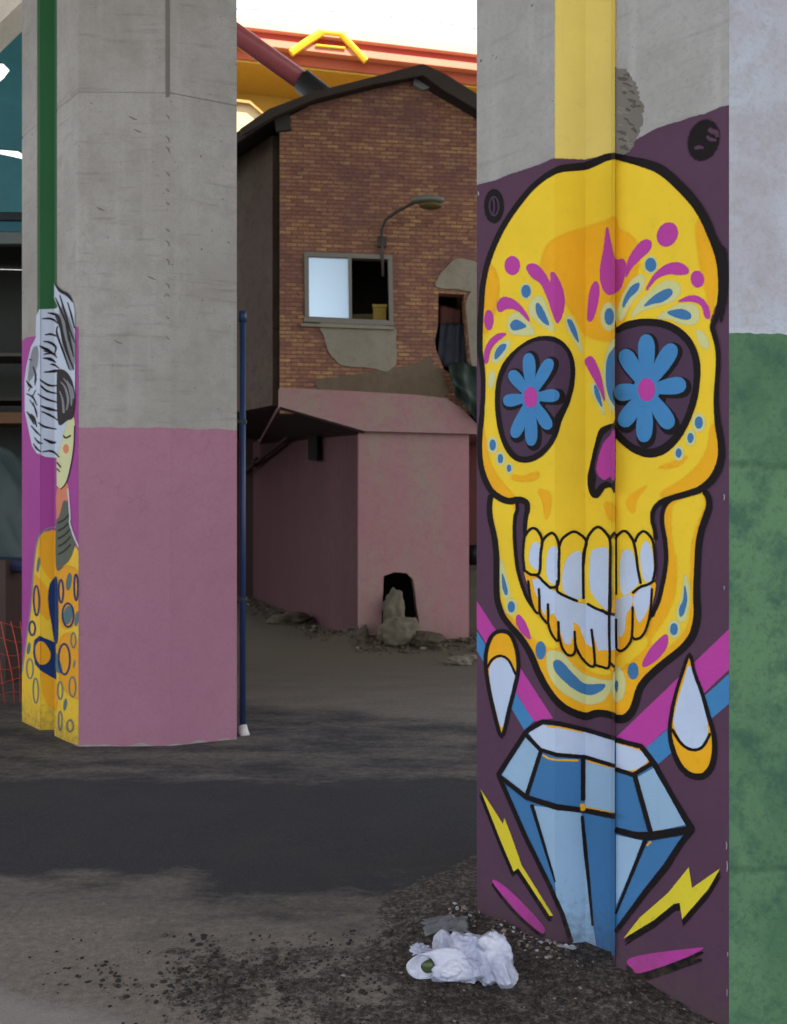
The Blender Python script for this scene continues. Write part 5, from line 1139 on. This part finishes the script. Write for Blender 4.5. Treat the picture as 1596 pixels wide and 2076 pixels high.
# gravel: far too many to count, one mesh
def gravel(name, n, pick, size, mats, label, cat, seed):
    rnd = random.Random(seed); V = []; Fc = []; mi = []
    ico = bmesh.new(); bmesh.ops.create_icosphere(ico, subdivisions=1, radius=1); base = [v.co.copy() for v in ico.verts]; bf = [[v.index for v in f.verts] for f in ico.faces]; ico.free()
    for _ in range(n):
        q = pick(rnd)
        if q is None: continue
        x, y = q; s = size[0] + (size[1] - size[0]) * rnd.random() ** 3; a = rnd.random() * 6.3; ca, sa = math.cos(a), math.sin(a)
        sx, sy, sz = s * rnd.uniform(.8, 1.6), s * rnd.uniform(.6, 1.1), s * rnd.uniform(.35, .8); z = gz(x, y) + sz * .35; i = len(V)
        j = rnd.random() * 50
        for b in base:
            k = 1 + .35 * noise.noise(b * 1.5 + Vector((j, 0, 0))); X, Y_, Z_ = b.x * sx * k, b.y * sy * k, b.z * sz * k
            V.append((x + X * ca - Y_ * sa, y + X * sa + Y_ * ca, z + Z_))
        m_ = rnd.choices(range(len(mats)), [w for _, w in mats])[0]
        for f in bf: Fc.append([i + k for k in f]); mi.append(m_)
    o = mesh(name, V, Fc, [m_ for m_, _ in mats], None, mi); o["kind"] = "stuff"; o["label"] = label; o["category"] = cat
    return o
def pick_gravel(r):
    px = r.uniform(430, 1500); py = r.uniform(1835, 2130)
    w = ss(520, 1000, px) * .9 + .12
    q = g_at(px, py)
    s = (q.x - .304) * .713 - (q.y - 3.24) * .701; d = -((q.x - .304) * .701 + (q.y - 3.24) * .713)
    if d < 0.01 and s > -.02: return None
    if px < 800 and py < 1880: return None
    if r.random() > w: return None
    if noise.noise((q.x * 6, q.y * 6, 0)) < -.25 and r.random() < .7: return None
    return q.x, q.y
S1 = plain('dark grit', C(44, 40, 40), .95, .2, 30); S2 = plain('mid grit', C(74, 66, 60), .95, .2, 30); S3 = plain('pale grit', C(128, 120, 114), .95, .2, 30)
gravel('gravel', 9000, pick_gravel, (.0015, .0078), ((S1, 5), (S2, 4), (S3, .35)), 'loose dark gravel banked round the foot of the skull pillar', 'gravel', 3)
def pick_clods(r):
    px = r.gauss(470, 170); py = r.gauss(1975, 50)
    if not (60 < px < 900 and 1890 < py < 2130): return None
    q = g_at(px, py)
    if noise.noise((q.x * 7, q.y * 7, 4)) < r.uniform(-.25, .25): return None
    return q.x, q.y
gravel('dark_clods', 2300, pick_clods, (.0012, .010), ((S1, 5), (S2, 2)), 'scattered dark clods and grit on the pale dirt', 'grit', 9)
def pick_chips(r):
    s = r.uniform(-.1, .5); d = abs(r.gauss(.02, .05)) + .006
    return .304 + .713 * s - .701 * d, 3.24 - .701 * s - .713 * d
gravel('plaster_chips', 110, pick_chips, (.002, .011), ((S3, 1), (M_pap, .7)), 'pale chips of plaster along the foot of the plum panel', 'plaster chips', 21)

def pick_base(r):
    if r.random() < .55:
        u = r.uniform(0, 6); d = abs(r.gauss(0, .22)) + .03; p0 = Vector((-.395, 10.13)) + Vector((LW.d.x, LW.d.y)) * u + Vector((LW.n.x, LW.n.y)) * d; return p0.x, p0.y
    return r.uniform(-.5, 1.2), 9.98 - abs(r.gauss(0, .25))
gravel('debris', 900, pick_base, (.006, .045), ((plain('brown debris', C(84, 74, 60), .95, .3), 5), (S2, 2), (S3, .3)), 'brown debris and stones banked along the foot of the brick house', 'debris', 31)
